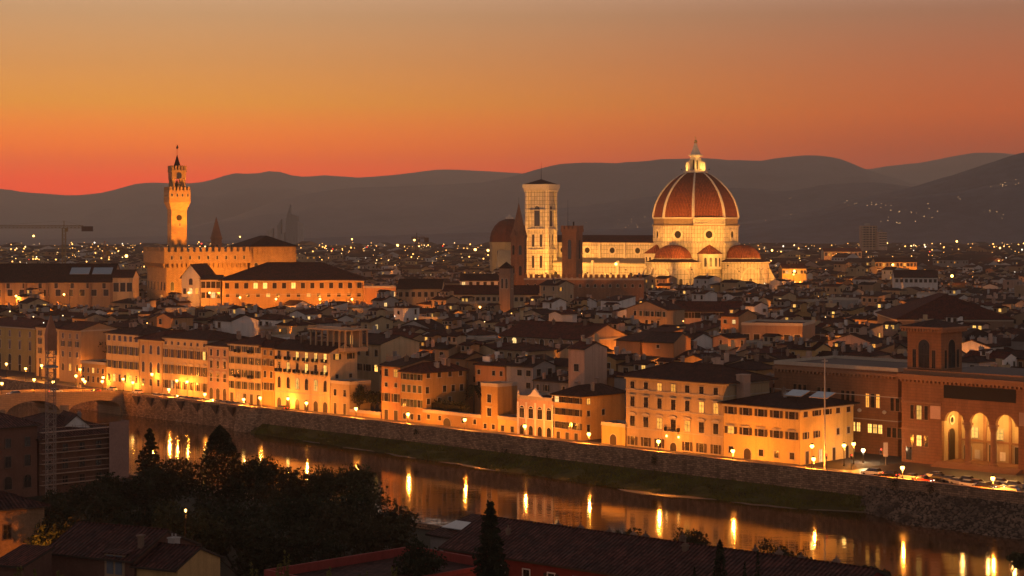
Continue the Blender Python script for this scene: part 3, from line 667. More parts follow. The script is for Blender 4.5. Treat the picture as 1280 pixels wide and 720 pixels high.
b.build('gable_crest', WALL['white'], orn)
for i in range(5): x = max(0,min(oW-.5,oW*i/4-.25)); MB().box(x,-.2,.0,x+.5,0,oz-.8).build('pilaster', WALL['white'], orn)
rowb('the house with brown shutters', 'river_house', 'tall ochre house with three rows of closed brown shutters', 'house', 692.5, 726, 494, WALL['ochre'], side_px=781, rise=2.3, chims=3, seed=22, cornice=False,
     rows=[('f',500,4,1.6,7,'plain',(0,),{'shut':BROWNSH}), ('f',515,4,1.6,8,'plain',(),{'shut':BROWNSH}), ('f',532,4,1.6,8,'plain',(),{'shut':BROWNSH}), ('f',546,3,1.2,7,'door',()),
           ('r',500,3,1.2,7,'plain',(0,),{'skip':(1,2),'litmat':1}), ('r',515,3,1.1,7,'plain',(),{'skip':(2,)}), ('r',533,3,1.1,8,'plain',(),{'skip':(2,)})])
rowb('the low arched gatehouse', 'low_house', 'low ochre gatehouse with one arched doorway and hanging plants', 'house', 752, 781.5, 533, WALL['yellow'], t=9.6, D=6, roof='flat', cornice=False, seed=23, rows=[('f',551,1,2.2,17,'archdoor',())])
pal = rowb('the big ochre palazzo with the balcony', 'river_palazzo', 'big ochre palazzo with seven window columns and a central balcony', 'palazzo', 782.5, 904, 474, WALL['cream'], D=18, rise=3.4, over=1.6, chims=2, seed=24, bands=(4.6, 9.6, 14.2),
     rows=[('f',485,7,1.35,9,'plain',(2,3),{'litmat':1}), ('f',506,7,1.4,13,'hood',(5,6),{'litmat':1}), ('f',531,7,1.6,13,'seg',(2,4),{'litmat':1}), ('f',556,7,1.4,11,'plain',(),{'skip':(3,),'shut':BROWNSH}), ('f',561,1,2.0,16,'archdoor',(),{'span':(.43,.57)})])
pW = sqrt(sum((a-c)**2 for a, c in zip(on_t(782.5,10), on_t(904,10))))
inst('balcony', balconymesh(4.2), pal, (pW/2,-.14,4.95))
yo = rowb('the yellow house at the square', 'river_house', 'yellow three-storey corner house with paired brown shutters at the square', 'house', 904.6, 1000, 507, WALL['yellow'], side_px=1066, rise=2.6, over=1.1, chims=3, seed=25,
     rows=[('f',516,5,1.7,9,'plain',(),{'shut':BROWNSH}), ('f',541,5,1.7,9,'hood',(0,),{'shut':BROWNSH}), ('f',566,5,1.3,8,'plain',(),{'skip':(1,)}), ('f',569,1,2.1,14,'archdoor',(),{'span':(.24,.40)}),
           ('r',514,5,1.5,8,'plain',(),{'shut':BROWNSH,'closed':(0,3,4)}), ('r',541,5,1.1,8,'plain',(),{'skip':(2,),'shut':BROWNSH,'closed':(3,4)}), ('r',565,4,1.2,9,'door',(1,))])
yW = sqrt(sum((a-c)**2 for a, c in zip(on_t(904.6,10), on_t(1000,10)))); yh = ZY(507, (on_t(904.6,10)[1]+on_t(1000,10)[1])/2)
for i in range(2):                                                           # glazed roof lights
    o = MB().slab((0,0,0),(5,0,0),(5,3.6,1.1),(0,3.6,1.1),.2,0,1).build('skylight', [pmat('pale_skylight_glass', (.30,.38,.42), .2, .1, .5, spec=.6), WALL['tan']], yo, (yW*.62+i*7.2, 5.2, yh+2.35))
MB().box(.25,4.5,yh-1,2.6,7.0,yh+6.2).box(.15,4.4,yh+6.202,2.7,7.1,yh+6.5).build('chimney_block', WALL['pink'], yo)

# ---------------------------------------------------------------- light fixtures (every light belongs to a lamp)
SOD = (1.0, .285, .026)
BULB = emat('sodium_lamp_glow', (1.0,.50,.11), 10.0); BULBW = emat('warm_white_lamp_glow', (1.0,.70,.32), 9.0); BULBR = emat('red_lamp_glow', (1,.05,.02), 5.0)
def lamp_light(parent, loc, power, col=SOD, r=.3, spot=None, aim=None, blend=.5):
    l = bpy.data.lights.new('lamp_light', 'SPOT' if spot else 'POINT'); l.energy = power; l.color = col; l.shadow_soft_size = r
    o = bpy.data.objects.new('lamp_light', l); COL.objects.link(o); o.parent = parent; o.location = loc
    if spot:
        l.spot_size = R(spot); l.spot_blend = blend; o.rotation_euler = Vector(aim).to_track_quat('-Z', 'Y').to_euler()
    return o
LENS = emat('floodlight_lens_glow', (1.0,.62,.22), 6.0)
FLN = [0]
def floodlight(pos, target, power, spot=80, col=(1.0,.56,.16), label='', r=.5, pole=3.0):
    root = thing('floodlight', label, 'floodlight', pos, 0, 'floodlights on the monuments')
    d = Vector(target)-Vector(pos); a = atan2(-d.x, d.y)
    MB().tube((0,0,-pole),(0,0,-.3),.08,n=5).build('post', IRON, root)
    c, s = cos(a), sin(a); hd = inst('housing', MB().box(-.5,-.35,-.35,.5,.2,.35).mesh('housing', IRON), root, (0,0,0), a)
    inst('lens', MB().poly([(-.45,.205,-.3),(-.45,.205,.3),(.45,.205,.3),(.45,.205,-.3)]).mesh('lens', LENS), hd)
    lamp_light(root, tuple(d.normalized()*.7), power, col, r, spot, tuple(d)); return root

# ---------------------------------------------------------------- the cathedral
MARB = brickmat('banded_marble', (.60,.52,.40), (.50,.42,.31), (.16,.17,.12), 2.4, 3.4, .15, .5, .22, .1, 0.0)
MARBP = pmat('pale_marble', (.62,.54,.42), .5, .15, .3)
MARBD = brickmat('panelled_marble', (.62,.54,.42), (.46,.38,.29), (.15,.16,.11), 2.0, 2.8, .14, .5, .2, .1, 0.0)
DOMET = roofmat('dome_terracotta', (.30,.085,.035), (.20,.062,.032), 1.1)
RAW = brickmat('raw_drum_masonry', (.30,.21,.13), (.25,.17,.11), (.14,.10,.07), 1.2, .5, .05, .9, .3, .2)
DARKV = pmat('dark_opening', (.02,.016,.012), .9, .2, .5)
DY = 1265.0; DX = GX(869.5, DY); DA = R(-31.4)
duo = thing('cathedral', 'huge floodlit marble cathedral with a ribbed red dome and white lantern', 'cathedral', (DX,DY,0), DA)
def octo(r, c=(0,0), ph=R(22.5), n=8): return [(c[0]+r*cos(ph+2*pi*i/n), c[1]+r*sin(ph+2*pi*i/n)) for i in range(n)]
MB().prism(octo(29.0), -.5, 43.5).prism(octo(29.9), 42.6, 43.9).build('crossing', MARB, duo)
dr = MB().prism(octo(28.6), 43.902, 55.3).build('drum', MARBD, duo)
b = MB().prism(octo(29.3), 55.302, 56.0).prism(octo(28.2), 56.002, 60.2); b.build('drum_gallery', RAW, dr)
MB().prism(octo(29.0), 60.202, 61.0).build('dome_cornice', MARBP, dr)
ap = 28.6*cos(R(22.5))
def onface(k, dist, z): a = R(45*k); return (dist*cos(a), dist*sin(a), z), a+R(90)
def ringmesh(r0, r1, d, n=20, hole=DARKV):
    b = MB(); k = []
    for i in range(n):
        a, c = 2*pi*i/n, 2*pi*(i+1)/n
        def pt(r, y, t): return (r*cos(t), y, r*sin(t))
        b.poly([pt(r0,-d,a),pt(r1,-d,a),pt(r1,-d,c),pt(r0,-d,c)],0).poly([pt(r1,-d,a),pt(r1,0,a),pt(r1,0,c),pt(r1,-d,c)],0).poly([pt(r0,-.05,a),pt(r0,-d,a),pt(r0,-d,c),pt(r0,-.05,c)],0)
    b.poly([(r0*cos(2*pi*i/n),-.06,r0*sin(2*pi*i/n)) for i in range(n)],1)
    return b.mesh('oculus', [MARBP, hole])
OC = ringmesh(2.5, 4.0, .7); OCs = ringmesh(2.0, 3.2, .6)
for k in range(8):
    loc, rz = onface(k, ap+.03, 49.6); inst('oculus', OC, dr, loc, rz)
    for q in (-7.2, 7.2):                                                    # framed panels beside each oculus
        loc2 = (loc[0]-q*sin(R(45*k)), loc[1]+q*cos(R(45*k)), 45.2); b = MB().box(-1.9,-.25,0,-1.6,0,9).box(1.6,-.25,0,1.9,0,9).box(-1.6,-.25,8.7,1.6,0,9).box(-1.6,-.25,0,1.6,0,.3); inst('panel_frame', b.mesh('panel_frame', MARBP), dr, loc2, rz)
# white colonnade on the one finished side of the drum
loc, rz = onface(-1, ap-.1, 55.9); g2 = inst('colonnade', None, dr, loc, rz)
b = MB().box(-11,-1.6,0,11,0,1.0).box(-11,-1.6,3.9,11,0,5.0).box(-11,-.3,1.0,11,0,3.9)
for i in range(17): b.box(-11+i*1.34,-1.5,1.002,-10.5+i*1.34,-.9,3.898)
b.build('arcade', MARBP, g2)
dome_prof = [(28.4,61.0),(28.1,63.5),(27.4,67),(26.3,70.5),(24.7,74.2),(22.6,77.8),(20.1,81.0),(17.2,84.2),(14.0,87.0),(10.6,89.4),(7.6,91.0)]
def oprof(b, prof, c=(0,0), ph=R(22.5), n=8, mi=0):
    for (r0,z0),(r1,z1) in zip(prof, prof[1:]):
        p0, p1 = octo(r0,c,ph,n), octo(r1,c,ph,n)
        for i in range(n):
            j = (i+1)%n; b.poly([(*p0[i],z0),(*p0[j],z0),(*p1[j],z1),(*p1[i],z1)], mi)
    return b
dome = oprof(MB(), dome_prof).build('dome', DOMET, duo)
for i in range(8):
    a = R(22.5+45*i); b = MB()
    for (r0,z0),(r1,z1) in zip(dome_prof, dome_prof[1:]): b.tube((r0*cos(a),r0*sin(a),z0),(r1*cos(a),r1*sin(a),z1),.74*(r0/28+.35),.74*(r1/28+.35),n=6)
    b.build('rib', MARBP, dome)
for i in range(8):
    for z, r in ((66,27.0),(73.5,24.3),(81,19.3)):
        for q in (-.28,.28):
            a = R(45*i)+q*.45; rr_ = r*cos(R(22.5))/cos(q*.45)+.12
            inst('dome_oculus', WIN.setdefault('do', MB().lathe([(.45,-.4),(.45,.4)],6).mesh('dome_oculus', DARKV)), dome, (rr_*cos(a),rr_*sin(a),z))
# lantern
ln = inst('lantern', None, duo, (0,0,90.8))
oprof(MB(), [(7.9,0),(8.2,.5),(8.2,1.6),(7.4,1.6)]).poly([(*p,1.6) for p in octo(7.6)]).build('lantern_platform', MARBP, ln)
oprof(MB(), [(3.3,1.6),(3.3,11.2)]).build('lantern_core', MARBP, ln)
for i in range(8):
    a = R(22.5+45*i); c_, s_ = cos(a), sin(a); b = MB()
    b.poly([(3.2*c_-.45*s_,3.2*s_+.45*c_,1.6),(6.2*c_-.45*s_,6.2*s_+.45*c_,1.6),(6.2*c_-.45*s_,6.2*s_+.45*c_,6.2),(5.0*c_-.45*s_,5.0*s_+.45*c_,7.2),(3.2*c_-.45*s_,3.2*s_+.45*c_,10)])
    b.poly([(3.2*c_+.45*s_,3.2*s_-.45*c_,1.6),(6.2*c_+.45*s_,6.2*s_-.45*c_,1.6),(6.2*c_+.45*s_,6.2*s_-.45*c_,6.2),(5.0*c_+.45*s_,5.0*s_-.45*c_,7.2),(3.2*c_+.45*s_,3.2*s_-.45*c_,10)][::1])
    b.box(5.9*c_-.4,5.9*s_-.4,1.6,5.9*c_+.4,5.9*s_+.4,7.6); b.build('buttress', MARBP, ln)
    a = R(45*i); c_, s_ = cos(a), sin(a); r_ = 3.3*cos(R(22.5))+.03
    inst('lantern_window', WIN.setdefault('lw', MB().poly([(-.55,-.02,0),(.55,-.02,0),(.55,-.02,6),(0,-.02,6.8),(-.55,-.02,6)]).mesh('lantern_window', DARKV)), ln, (r_*c_,r_*s_,2.4), a+R(90))
oprof(MB(), [(3.3,11.2),(4.5,11.4),(4.6,12.4),(3.6,12.6),(3.3,13.2),(1.9,16.4),(.9,19.6),(.7,20.2)]).build('lantern_cone', MARBP, ln)
smooth(MB().lathe([(.05,20.0),(.8,20.3),(1.2,21.2),(.8,22.1),(.05,22.4)],12).build('ball', pmat('gilded_ball', (.8,.5,.15), .3, .1, 1, metal=1), ln))
MB().box(-.1,-.1,22.3,.1,.1,25).box(-.7,-.1,23.7,.7,.1,24.0).build('cross', pmat('gilded_ball', (.8,.5,.15), .3), ln)
# tribunes with half domes, and the small exedrae between them
def arched_blind(z, w, h, n): return None
for k in (0, -2, 2):
    a = R(45*k); c = (34*cos(a), 34*sin(a)); tr = inst('tribune', None, duo)
    b = MB().prism(octo(17.5,c,a+R(22.5)), -.5, 30.5).prism(octo(18.6,c,a+R(22.5)), 30.502, 31.6).prism(octo(12.4,c,a+R(22.5)), 31.602, 34.2); b.build('wall', MARB, tr)
    oprof(MB(), [(17.9,31.62),(12.6,33.6)], c, a+R(22.5)).build('skirt_roof', ROOF[0], tr)
    oprof(MB(), [(12.3,34.21),(11.9,36.2),(10.6,38.4),(8.2,40.7),(5,42.3),(.05,43.0)], c, a+R(22.5)).build('half_dome', DOMET, tr)
    for q in (-2,-1,0,1,2):
        aa = a+R(45*q); cx, sy = c[0]+16.17*cos(aa), c[1]+16.17*sin(aa)
        inst('window', WIN.setdefault('trw', winmesh(2.2, 13, 'arch', 0, MARBP)), tr, (cx,sy,8), aa+R(90))
        inst('blind_arch', WIN.setdefault('bla', (lambda bb: bb.mesh('blind_arch', MARBP))(
            (lambda bb, po, pi_: [bb.poly([(pi_[i][0],-.6,pi_[i][1]),(po[i][0],-.6,po[i][1]),(po[i+1][0],-.6,po[i+1][1]),(pi_[i+1][0],-.6,pi_[i+1][1])]) and bb.poly([(po[i][0],-.6,po[i][1]),(po[i][0],0,po[i][1]),(po[i+1][0],0,po[i+1][1]),(po[i+1][0],-.6,po[i+1][1])]) for i in range(10)] and bb)(MB(), arc(12.4,22,10), arc(10.4,22,10)))), tr, (cx,sy,0), aa+R(90))
        ab = a+R(22.5+45*q) ; 
        if q < 2:
            bx, by = cos(ab), sin(ab); x0, y0 = c[0]+17.3*bx, c[1]+17.3*by; b = MB(); nx, ny = -by*.8, bx*.8
            prof = [(0,-.4),(7.5,-.4),(7.5,15),(0,29)]
            L = [(x0+bx*u+nx, y0+by*u+ny, z) for u, z in prof]; Rr = [(x0+bx*u-nx, y0+by*u-ny, z) for u, z in prof]
            b.poly(L).poly(Rr[::-1])
            for i in range(4): j = (i+1)%4; b.poly([L[j],L[i],Rr[i],Rr[j]])
            b.build('buttress', MARB, tr)
for k in (-1, -3, 1, 3):
    a = R(45*k); c = (27.5*cos(a), 27.5*sin(a)); ex = inst('exedra', None, duo)
    MB().prism(octo(8.0,c,a,14), 27, 36.0).prism(octo(8.6,c,a,14), 36.002, 36.9).build('wall', MARBP, ex)
    oprof(MB(), [(8.9,36.92),(.05,43.2)], c, a, 14).build('cone_roof', DOMET, ex)
    for q in (-2,-1,0,1,2):
        aa = a+2*pi/14*q+pi/14*0; inst('niche', winmesh(1.7, 6.0, 'arch', 0, MARBP), ex, (c[0]+7.82*cos(aa+pi/14), c[1]+7.82*sin(aa+pi/14), 28.6), aa+pi/14+R(90))
# nave and aisles
nv = inst('nave', None, duo); L0, L1 = -25.0, -117.0
MB().box(L1,-11,-.5,L0,11,44.6).build('clerestory', MARBD, nv)
b = MB(); b.slab((L0,-12,44.3),(L1,-12,44.3),(L1,0,49),(L0,0,49),.4).slab((L1,12,44.3),(L0,12,44.3),(L0,0,49),(L1,0,49),.4); b.build('nave_roof', ROOF[0], nv)
b = MB().poly([(L1,-11,44.6),(L1,11,44.6),(L1,0,48.6)]); b.build('gable', MARBP, nv)
MB().box(L1-.6,-11.5,43.3,L0,-11.003,44.25).build('cornice', MARBP, nv)
for s_ in (-1, 1):
    y0, y1 = sorted((s_*11.003, s_*21)); MB().box(L1,y0,-.5,L0,y1,30).build('aisle_wall', MARB, nv)
    ya, yb = s_*21.8, s_*11.01
    q = [(L0,ya,30.6),(L1,ya,30.6),(L1,yb,33.4),(L0,yb,33.4)]; MB().slab(*(q if s_ < 0 else q[::-1]), .35).build('aisle_roof', pmat('pale_roof_slabs', (.30,.25,.19), .9, .2, .3), nv)
    MB().box(L1,*sorted((s_*21.0,s_*21.9)),28.6,L0,*(()),30.0) if False else None
    MB().box(L1,min(s_*21.003,s_*21.8),28.4,L0,max(s_*21.003,s_*21.8),29.6).build('aisle_cornice', MARBP, nv)
for i, x in enumerate((-38,-57.5,-77,-96.5)):
    inst('oculus', OCs, nv, (x,-11.02,38.6)); inst('window', winmesh(2.6, 15, 'arch', 0, MARBP), nv, (x,-21.02,9))
    for xx in (x-9.7,): MB().box(xx-.9,-22.0,-.5,xx+.9,-21.003,31.8).build('pier_buttress', MARBP, nv); MB().box(xx-.7,-11.9,33,xx+.7,-11.003,44.2).build('pilaster', MARBP, nv)
foot(DX, DY, DA, 10, 10, 48)
c_, s_ = cos(DA), sin(DA); foot(DX+c_*-125-s_*-26, DY+s_*-125+c_*-26, DA, 125, 52, 5)

# ---------------------------------------------------------------- the bell tower
BX, BY = GX(676.5, 1298), 1298; 
bt = thing('bell_tower', 'tall square floodlit marble bell tower beside the cathedral nave', 'bell tower', (BX,BY,0), R(-24))
hw = 7.2; b = MB().box(-hw,-hw,-.5,hw,hw,80)
for sx_ in (-1,1):
    for sy in (-1,1): b.lathe([(1.75,-.5),(1.75,80)],8,(sx_*hw,sy*hw,0),ph=R(22.5))
b.build('shaft', MARBD, bt)
b = MB()
for z, p in ((24,.8),(38.5,.8),(52.5,.9),(66,.5)): b.box(-hw-1.7,-hw-1.7,z,hw+1.7,hw+1.7,z+p)
b.build('string_course', MARBP, bt)
b = MB().box(-hw-2.0,-hw-2.0,80.002,hw+2.0,hw+2.0,81.2).box(-hw-2.6,-hw-2.6,81.202,hw+2.6,hw+2.6,84.0)
for i in range(12):
    for s2 in (-1,1): x = -hw-1.8+i*1.5; b.box(x,s2*(hw+2.0)-.3,79,x+.6,s2*(hw+2.0)+.3,80.0); b.box(s2*(hw+2.0)-.3,x,79,s2*(hw+2.0)+.3,x+.6,80.0)
b.build('crown_cornice', MARBP, bt)
oprof(MB(), [(13.0,84.02),(.2,87.6)], n=4, ph=R(45)).build('pyramid_roof', ROOF[0], bt)
MB().tube((0,0,87),(0,0,99.5),.22,.08,n=6).build('mast', IRON, bt)
for rz, (dx, dy) in ((0,(0,-1)),(R(90),(1,0)),(R(-90),(-1,0)),(R(180),(0,1))):
    def bw(u, z, w_, h_, st_): inst('window', winmesh(w_, h_, st_, 0, MARBP), bt, (dx*(hw+.02)-dy*u if dx == 0 else dx*(hw+.02), dy*(hw+.02) if dx == 0 else u*dx, z), rz)
    for z in (26.5, 41):
        for u in (-2.9, 2.9): bw(u, z, 1.9, 8.6, 'archped')
    bw(0, 55, 4.2, 14, 'archped')
foot(BX, BY, 0, .1, .1, 14)

# ---------------------------------------------------------------- the town hall with its tower
PVW = brickmat('rusticated_townhall_stone', (.42,.25,.11), (.32,.19,.09), (.15,.09,.05), 1.3, .6, .05, .85, .25, .4)
PA = R(25); PX_, PY_ = GX(208, 962), 962.0
pv_ = thing('town_hall', 'floodlit battlemented stone town hall with a tall slender clock tower', 'town hall', (PX_,PY_,0), PA)
MB().box(0,0,-.5,43,40,36.0).build('main_block', PVW, pv_)
b = MB().box(-1.6,-1.6,36.002,44.6,41.6,42.0)
for i in range(18):                                                          # corbels under the gallery
    x = 43*(i+.5)/18; b.box(x-.35,-1.5,33.8,x+.35,-.002,36.0); y = 40*(i+.5)/18; b.box(-1.5,y-.35,33.8,-.002,y+.35,36.0)
b.build('gallery', PVW, pv_)
b = MB()
for i in range(14): x = -1.6+46.2*i/14; b.box(x,-1.6,42.002,x+1.9,-.9,44.2)
for i in range(13): y = -1.6+43.2*(i+.45)/13; b.box(-1.6,y,42.002,-.9,y+1.9,44.2)
for i in range(13): y = -1.6+43.2*(i+.45)/13; b.box(43.9,y,42.002,44.6,y+1.9,44.2)
b.build('battlements', PVW, pv_)
rw = building('x','x','x',0,0,0,25,34,44.5,PVW,'hip',rise=5.5,over=1.2,rmat=ROOF[1],cornice=False); FOOT.pop()
rw.name = 'east_wing'; rw.parent = pv_; rw.location = (44.8,1,0)
for k in ('label','category'): del rw[k]
for ch in rw.children: ch.name = 'wing_'+ch.name.split('.')[0]
b = MB()
for i in range(9): x = 25*(i+.5)/9; b.box(x-.3,-.6,40.6,x+.3,-.002,43.6)
b.build('corbels', PVW, rw)
for i in range(4): put_window(pv_, 44.8+25*(i+.5)/4, 29, 1.9, 7, 'arch', (0,2,0,2)[i], 'f'); pv_.children[-1].location[1] = .98
for i in range(7): put_window(pv_, 43*(i+.5)/7, 22, 1.8, 4.5, 'arch', 0, 'f')
for i in range(9): put_window(pv_, 43*(i+.5)/9, 38, 1.0, 1.8, 'plain', 0, 'f'); pv_.children[-1].location[1] = -1.63
for i in range(6): put_window(pv_, 40*(i+.5)/6, 22, 1.8, 4.5, 'arch', 0, 'l', 40, 43)
tw = inst('clock_tower', None, pv_, (7.7, 8.0, 0)); q = 4.05
MB().box(-q,-q,36,q,q,65).build('tower_shaft', PVW, tw)
b = MB().poly([(-q,-q,63.5),(q,-q,63.5),(q+1.5,-q-1.5,67.5),(-q-1.5,-q-1.5,67.5)]).poly([(q,-q,63.5),(q,q,63.5),(q+1.5,q+1.5,67.5),(q+1.5,-q-1.5,67.5)]).poly([(q,q,63.5),(-q,q,63.5),(-q-1.5,q+1.5,67.5),(q+1.5,q+1.5,67.5)]).poly([(-q,q,63.5),(-q,-q,63.5),(-q-1.5,-q-1.5,67.5),(-q-1.5,q+1.5,67.5)])
g_ = q+1.5; b.box(-g_,-g_,67.502,g_,g_,73.6)
for i in range(6):
    for s2 in (-1,1): x = -g_+2*g_*(i+.25)/6; b.box(x,s2*g_-.35 if s2 > 0 else -g_,73.602,x+.95,g_ if s2 > 0 else -g_+.35,75.4); b.box(s2*g_-.35 if s2 > 0 else -g_,x+.02,73.604,g_ if s2 > 0 else -g_+.35,x+.93,75.38)
b.build('tower_gallery', PVW, tw)
for rz, (dx, dy) in ((0,(0,-1)),(R(-90),(-1,0)),(R(90),(1,0))):
    for i in range(4):
        u = -g_+2*g_*(i+.5)/4; inst('window', winmesh(.9, 1.6, 'arch'), tw, ((u,dy*(g_+.02),70.3) if dx == 0 else (dx*(g_+.02),u,70.3)), rz)
    for z in (45, 55): inst('window', winmesh(.7, 1.7, 'arch'), tw, ((.4,dy*(q+.02),z) if dx == 0 else (dx*(q+.02),.4,z)), rz)
for sx_ in (-1,1):
    for sy in (-1,1): MB().lathe([(1.15,73.6),(.95,74.2),(.95,78.8),(1.25,79.6)],8,(sx_*2.75,sy*2.75,0)).build('belfry_column', PVW, tw)
b = MB().box(-3.7,-3.7,79.602,3.7,3.7,84.2)
for i in range(5):
    for s2 in (-1,1): x = -4+8*(i+.2)/5; b.box(x,-4.0 if s2<0 else 3.6,84.202,x+.95,-3.6 if s2<0 else 4.0,86.4); b.box(-4.0 if s2<0 else 3.6,x+.02,84.204,-3.6 if s2<0 else 4.0,x+.93,86.38)
b.box(-4.0,-4.0,83.0,4.0,4.0,84.1); b.build('belfry_top', PVW, tw)
for sx_, sy, rz in ((0,-1,0),(1,0,R(90)),(-1,0,R(-90))): inst('belfry_arch', winmesh(2.6,3.4,'arch',0,PVW), tw, (sx_*3.72,sy*3.72,79.7), rz)
MB().lathe([(1.1,73.6),(1.3,76.5),(.6,78.2),(.2,78.8)],10).build('bell', pmat('bronze_bell', (.12,.08,.04), .4, .2, 1, metal=.7), tw)
oprof(MB(), [(2.9,84.4),(1.7,87.2),(.15,92.0)], n=4, ph=R(45)).build('tower_spire', ROOF[1], tw)
MB().tube((0,0,91.6),(0,0,97.4),.12,n=5).box(-.5,-.06,95.2,.7,.06,96.3).box(-.2,-.06,96.3,.5,.06,96.9).build('weather_vane', IRON, tw)
inst('clock_face', (lambda bb: bb.poly([(1.5*cos(2*pi*i/16),0,1.5*sin(2*pi*i/16)) for i in range(16)]).mesh('clock_face', DARKV))(MB()), tw, (0,-q-.05,59.5))
foot(PX_, PY_, PA, 70, 42, 4)

# ---------------------------------------------------------------- other towers on the skyline
BRK = brickmat('tower_brick', (.34,.16,.08), (.27,.13,.07), (.16,.09,.06), .8, .35, .05, .9, .3, .3)
bx, by = GX(715.3, 985), 985
bg = thing('brick_tower', 'square orange brick tower with battlements in front of the cathedral nave', 'tower', (bx,by,0), R(-26))
MB().box(-4.1,-4.1,-.5,4.1,4.1,52).build('shaft', BRK, bg)
b = MB().box(-4.6,-4.6,52.002,4.6,4.6,53.6)
for i in range(4):
    for s2 in (0,1): x = -4.6+9.2*(i+.12)/4; b.box(x,-4.6 if not s2 else 4.1,53.602,x+1.5,-4.1 if not s2 else 4.6,55.4); b.box(-4.6 if not s2 else 4.1,x+.02,53.604,-4.1 if not s2 else 4.6,x+1.48,55.38)
b.build('battlements', BRK, bg)
for loc, rz in (((.3,-4.13,38),0),((4.13,0,38),R(90))): inst('window', winmesh(1.9, 10, 'arch', 0, BRK), bg, loc, rz)
MB().tube((-2.5,0,53.6),(-2.5,0,69),.12,.05,n=5).tube((.8,0,53.6),(.8,0,57.5),.3,.5,n=6).build('mast', IRON, bg)
foot(bx, by, 0, .1, .1, 8)
bx, by = GX(648.5, 1000), 1000
sp = thing('spire_tower', 'dark six-sided brick tower with a needle spire before the bell tower', 'tower', (bx,by,0), 0)
b = MB().prism(octo(4.3,n=6,ph=.2), -.5, 49).prism(octo(4.7,n=6,ph=.2), 49.002, 50.2).prism(octo(4.6,n=6,ph=.2), 37, 37.6); b.build('shaft', BRK, sp)
for i in range(6):
    a = .2+pi/6+i*pi/3
    for z in (29, 40): inst('window', winmesh(1.5, 5.0, 'arch', 0, BRK), sp, (3.75*cos(a),3.75*sin(a),z), a+R(90))
    inst('spire_gable', WIN.setdefault('sg', MB().poly([(-1.6,-.3,0),(1.6,-.3,0),(0,.4,4)]).poly([(-1.6,-.3,0),(0,.4,4),(-1.6,1.2,0)]).poly([(1.6,-.3,0),(1.6,1.2,0),(0,.4,4)]).mesh('spire_gable', BRK)), sp, (3.9*cos(a),3.9*sin(a),50.2), a+R(90))
oprof(MB(), [(3.9,50.2),(.12,67.5)], n=6, ph=.2).build('spire', BRK, sp)
MB().tube((0,0,67),(0,0,70.5),.1,n=4).build('vane', IRON, sp); foot(bx, by, 0, .1, .1, 7)
bx, by = GX(270.3, 1350), 1350
s2_ = thing('spire_tower', 'small dark pyramid spire standing alone beyond the town hall', 'tower', (bx,by,0), .3)
MB().box(-3.4,-3.4,-.5,3.4,3.4,46).box(-3.8,-3.8,46.002,3.8,3.8,47).build('shaft', BRK, s2_)
for loc, rz in (((0,-3.42,36),0),((3.42,0,36),R(90)),((-3.42,0,36),R(-90))): inst('window', winmesh(1.8,6,'arch',0,BRK), s2_, loc, rz)
oprof(MB(), [(5.0,47.02),(.1,62)], n=4, ph=R(45)).build('spire', BRK, s2_); foot(bx, by, 0, .1, .1, 6)
bx, by = GX(633, 850), 850
s3 = thing('small_bell_tower', 'small dark bell tower with open arches by the long cream cloister', 'bell tower', (bx,by,0), R(-20))
MB().box(-2.6,-2.6,-.5,2.6,2.6,33).box(-3,-3,33.002,3,3,33.8).box(-2.5,-2.5,33.802,2.5,2.5,36).build('shaft', WALL['brown'], s3)
for loc, rz in (((-1.0,-2.62,27),0),((1.0,-2.62,27),0),((2.62,0,27),R(90))): inst('window', winmesh(1.1,4.5,'arch'), s3, loc, rz)
oprof(MB(), [(4.2,36.02),(.1,39)], n=4, ph=R(45)).build('pyramid_roof', ROOF[1], s3); foot(bx, by, 0, .1, .1, 5)
# domed chapel far behind
bx, by = GX(637, 1520), 1520
ch = thing('domed_chapel', 'dark red domed chapel with lit windows behind the needle spire', 'church', (bx,by,0), R(10))
MB().prism(octo(16.5), -.5, 41).prism(octo(17.3), 41.002, 42.4).build('drum', WALL['cream'], ch)
dm = oprof(MB(), [(16.6,42.4),(16.3,46),(15,51),(12.4,55.5),(8.6,59),(3.2,61)], n=8).build('dome', ROOF[2], ch)
oprof(MB(), [(3.2,60.8),(3.2,62.5),(1.8,63),(.1,65)]).build('lantern', MARBP, ch)
for i in range(8):
    a = R(45*i); inst('window', winmesh(3.0,9,'arch',0,TRIM), ch, (16.5*cos(R(22.5))*cos(a)+.03*cos(a),16.5*cos(R(22.5))*sin(a)+.03*sin(a),27), a+R(90))
b = MB(); b.poly([(-16,-34,4),(10,-34,4),(6,-15.2,36),(-12,-15.2,36)]).poly([(-16,-34,4),(-12,-15.2,36),(-16,-15.2,4)]).poly([(10,-34,4),(10,-15.2,4),(6,-15.2,36)]).poly([(-16,-34,-.5),(10,-34,-.5),(10,-34,4),(-16,-34,4)]); b.build('choir_roof', pmat('pale_roof_slabs', (.3,.25,.19)), ch)
foot(bx, by, 0, .1, .1, 34)

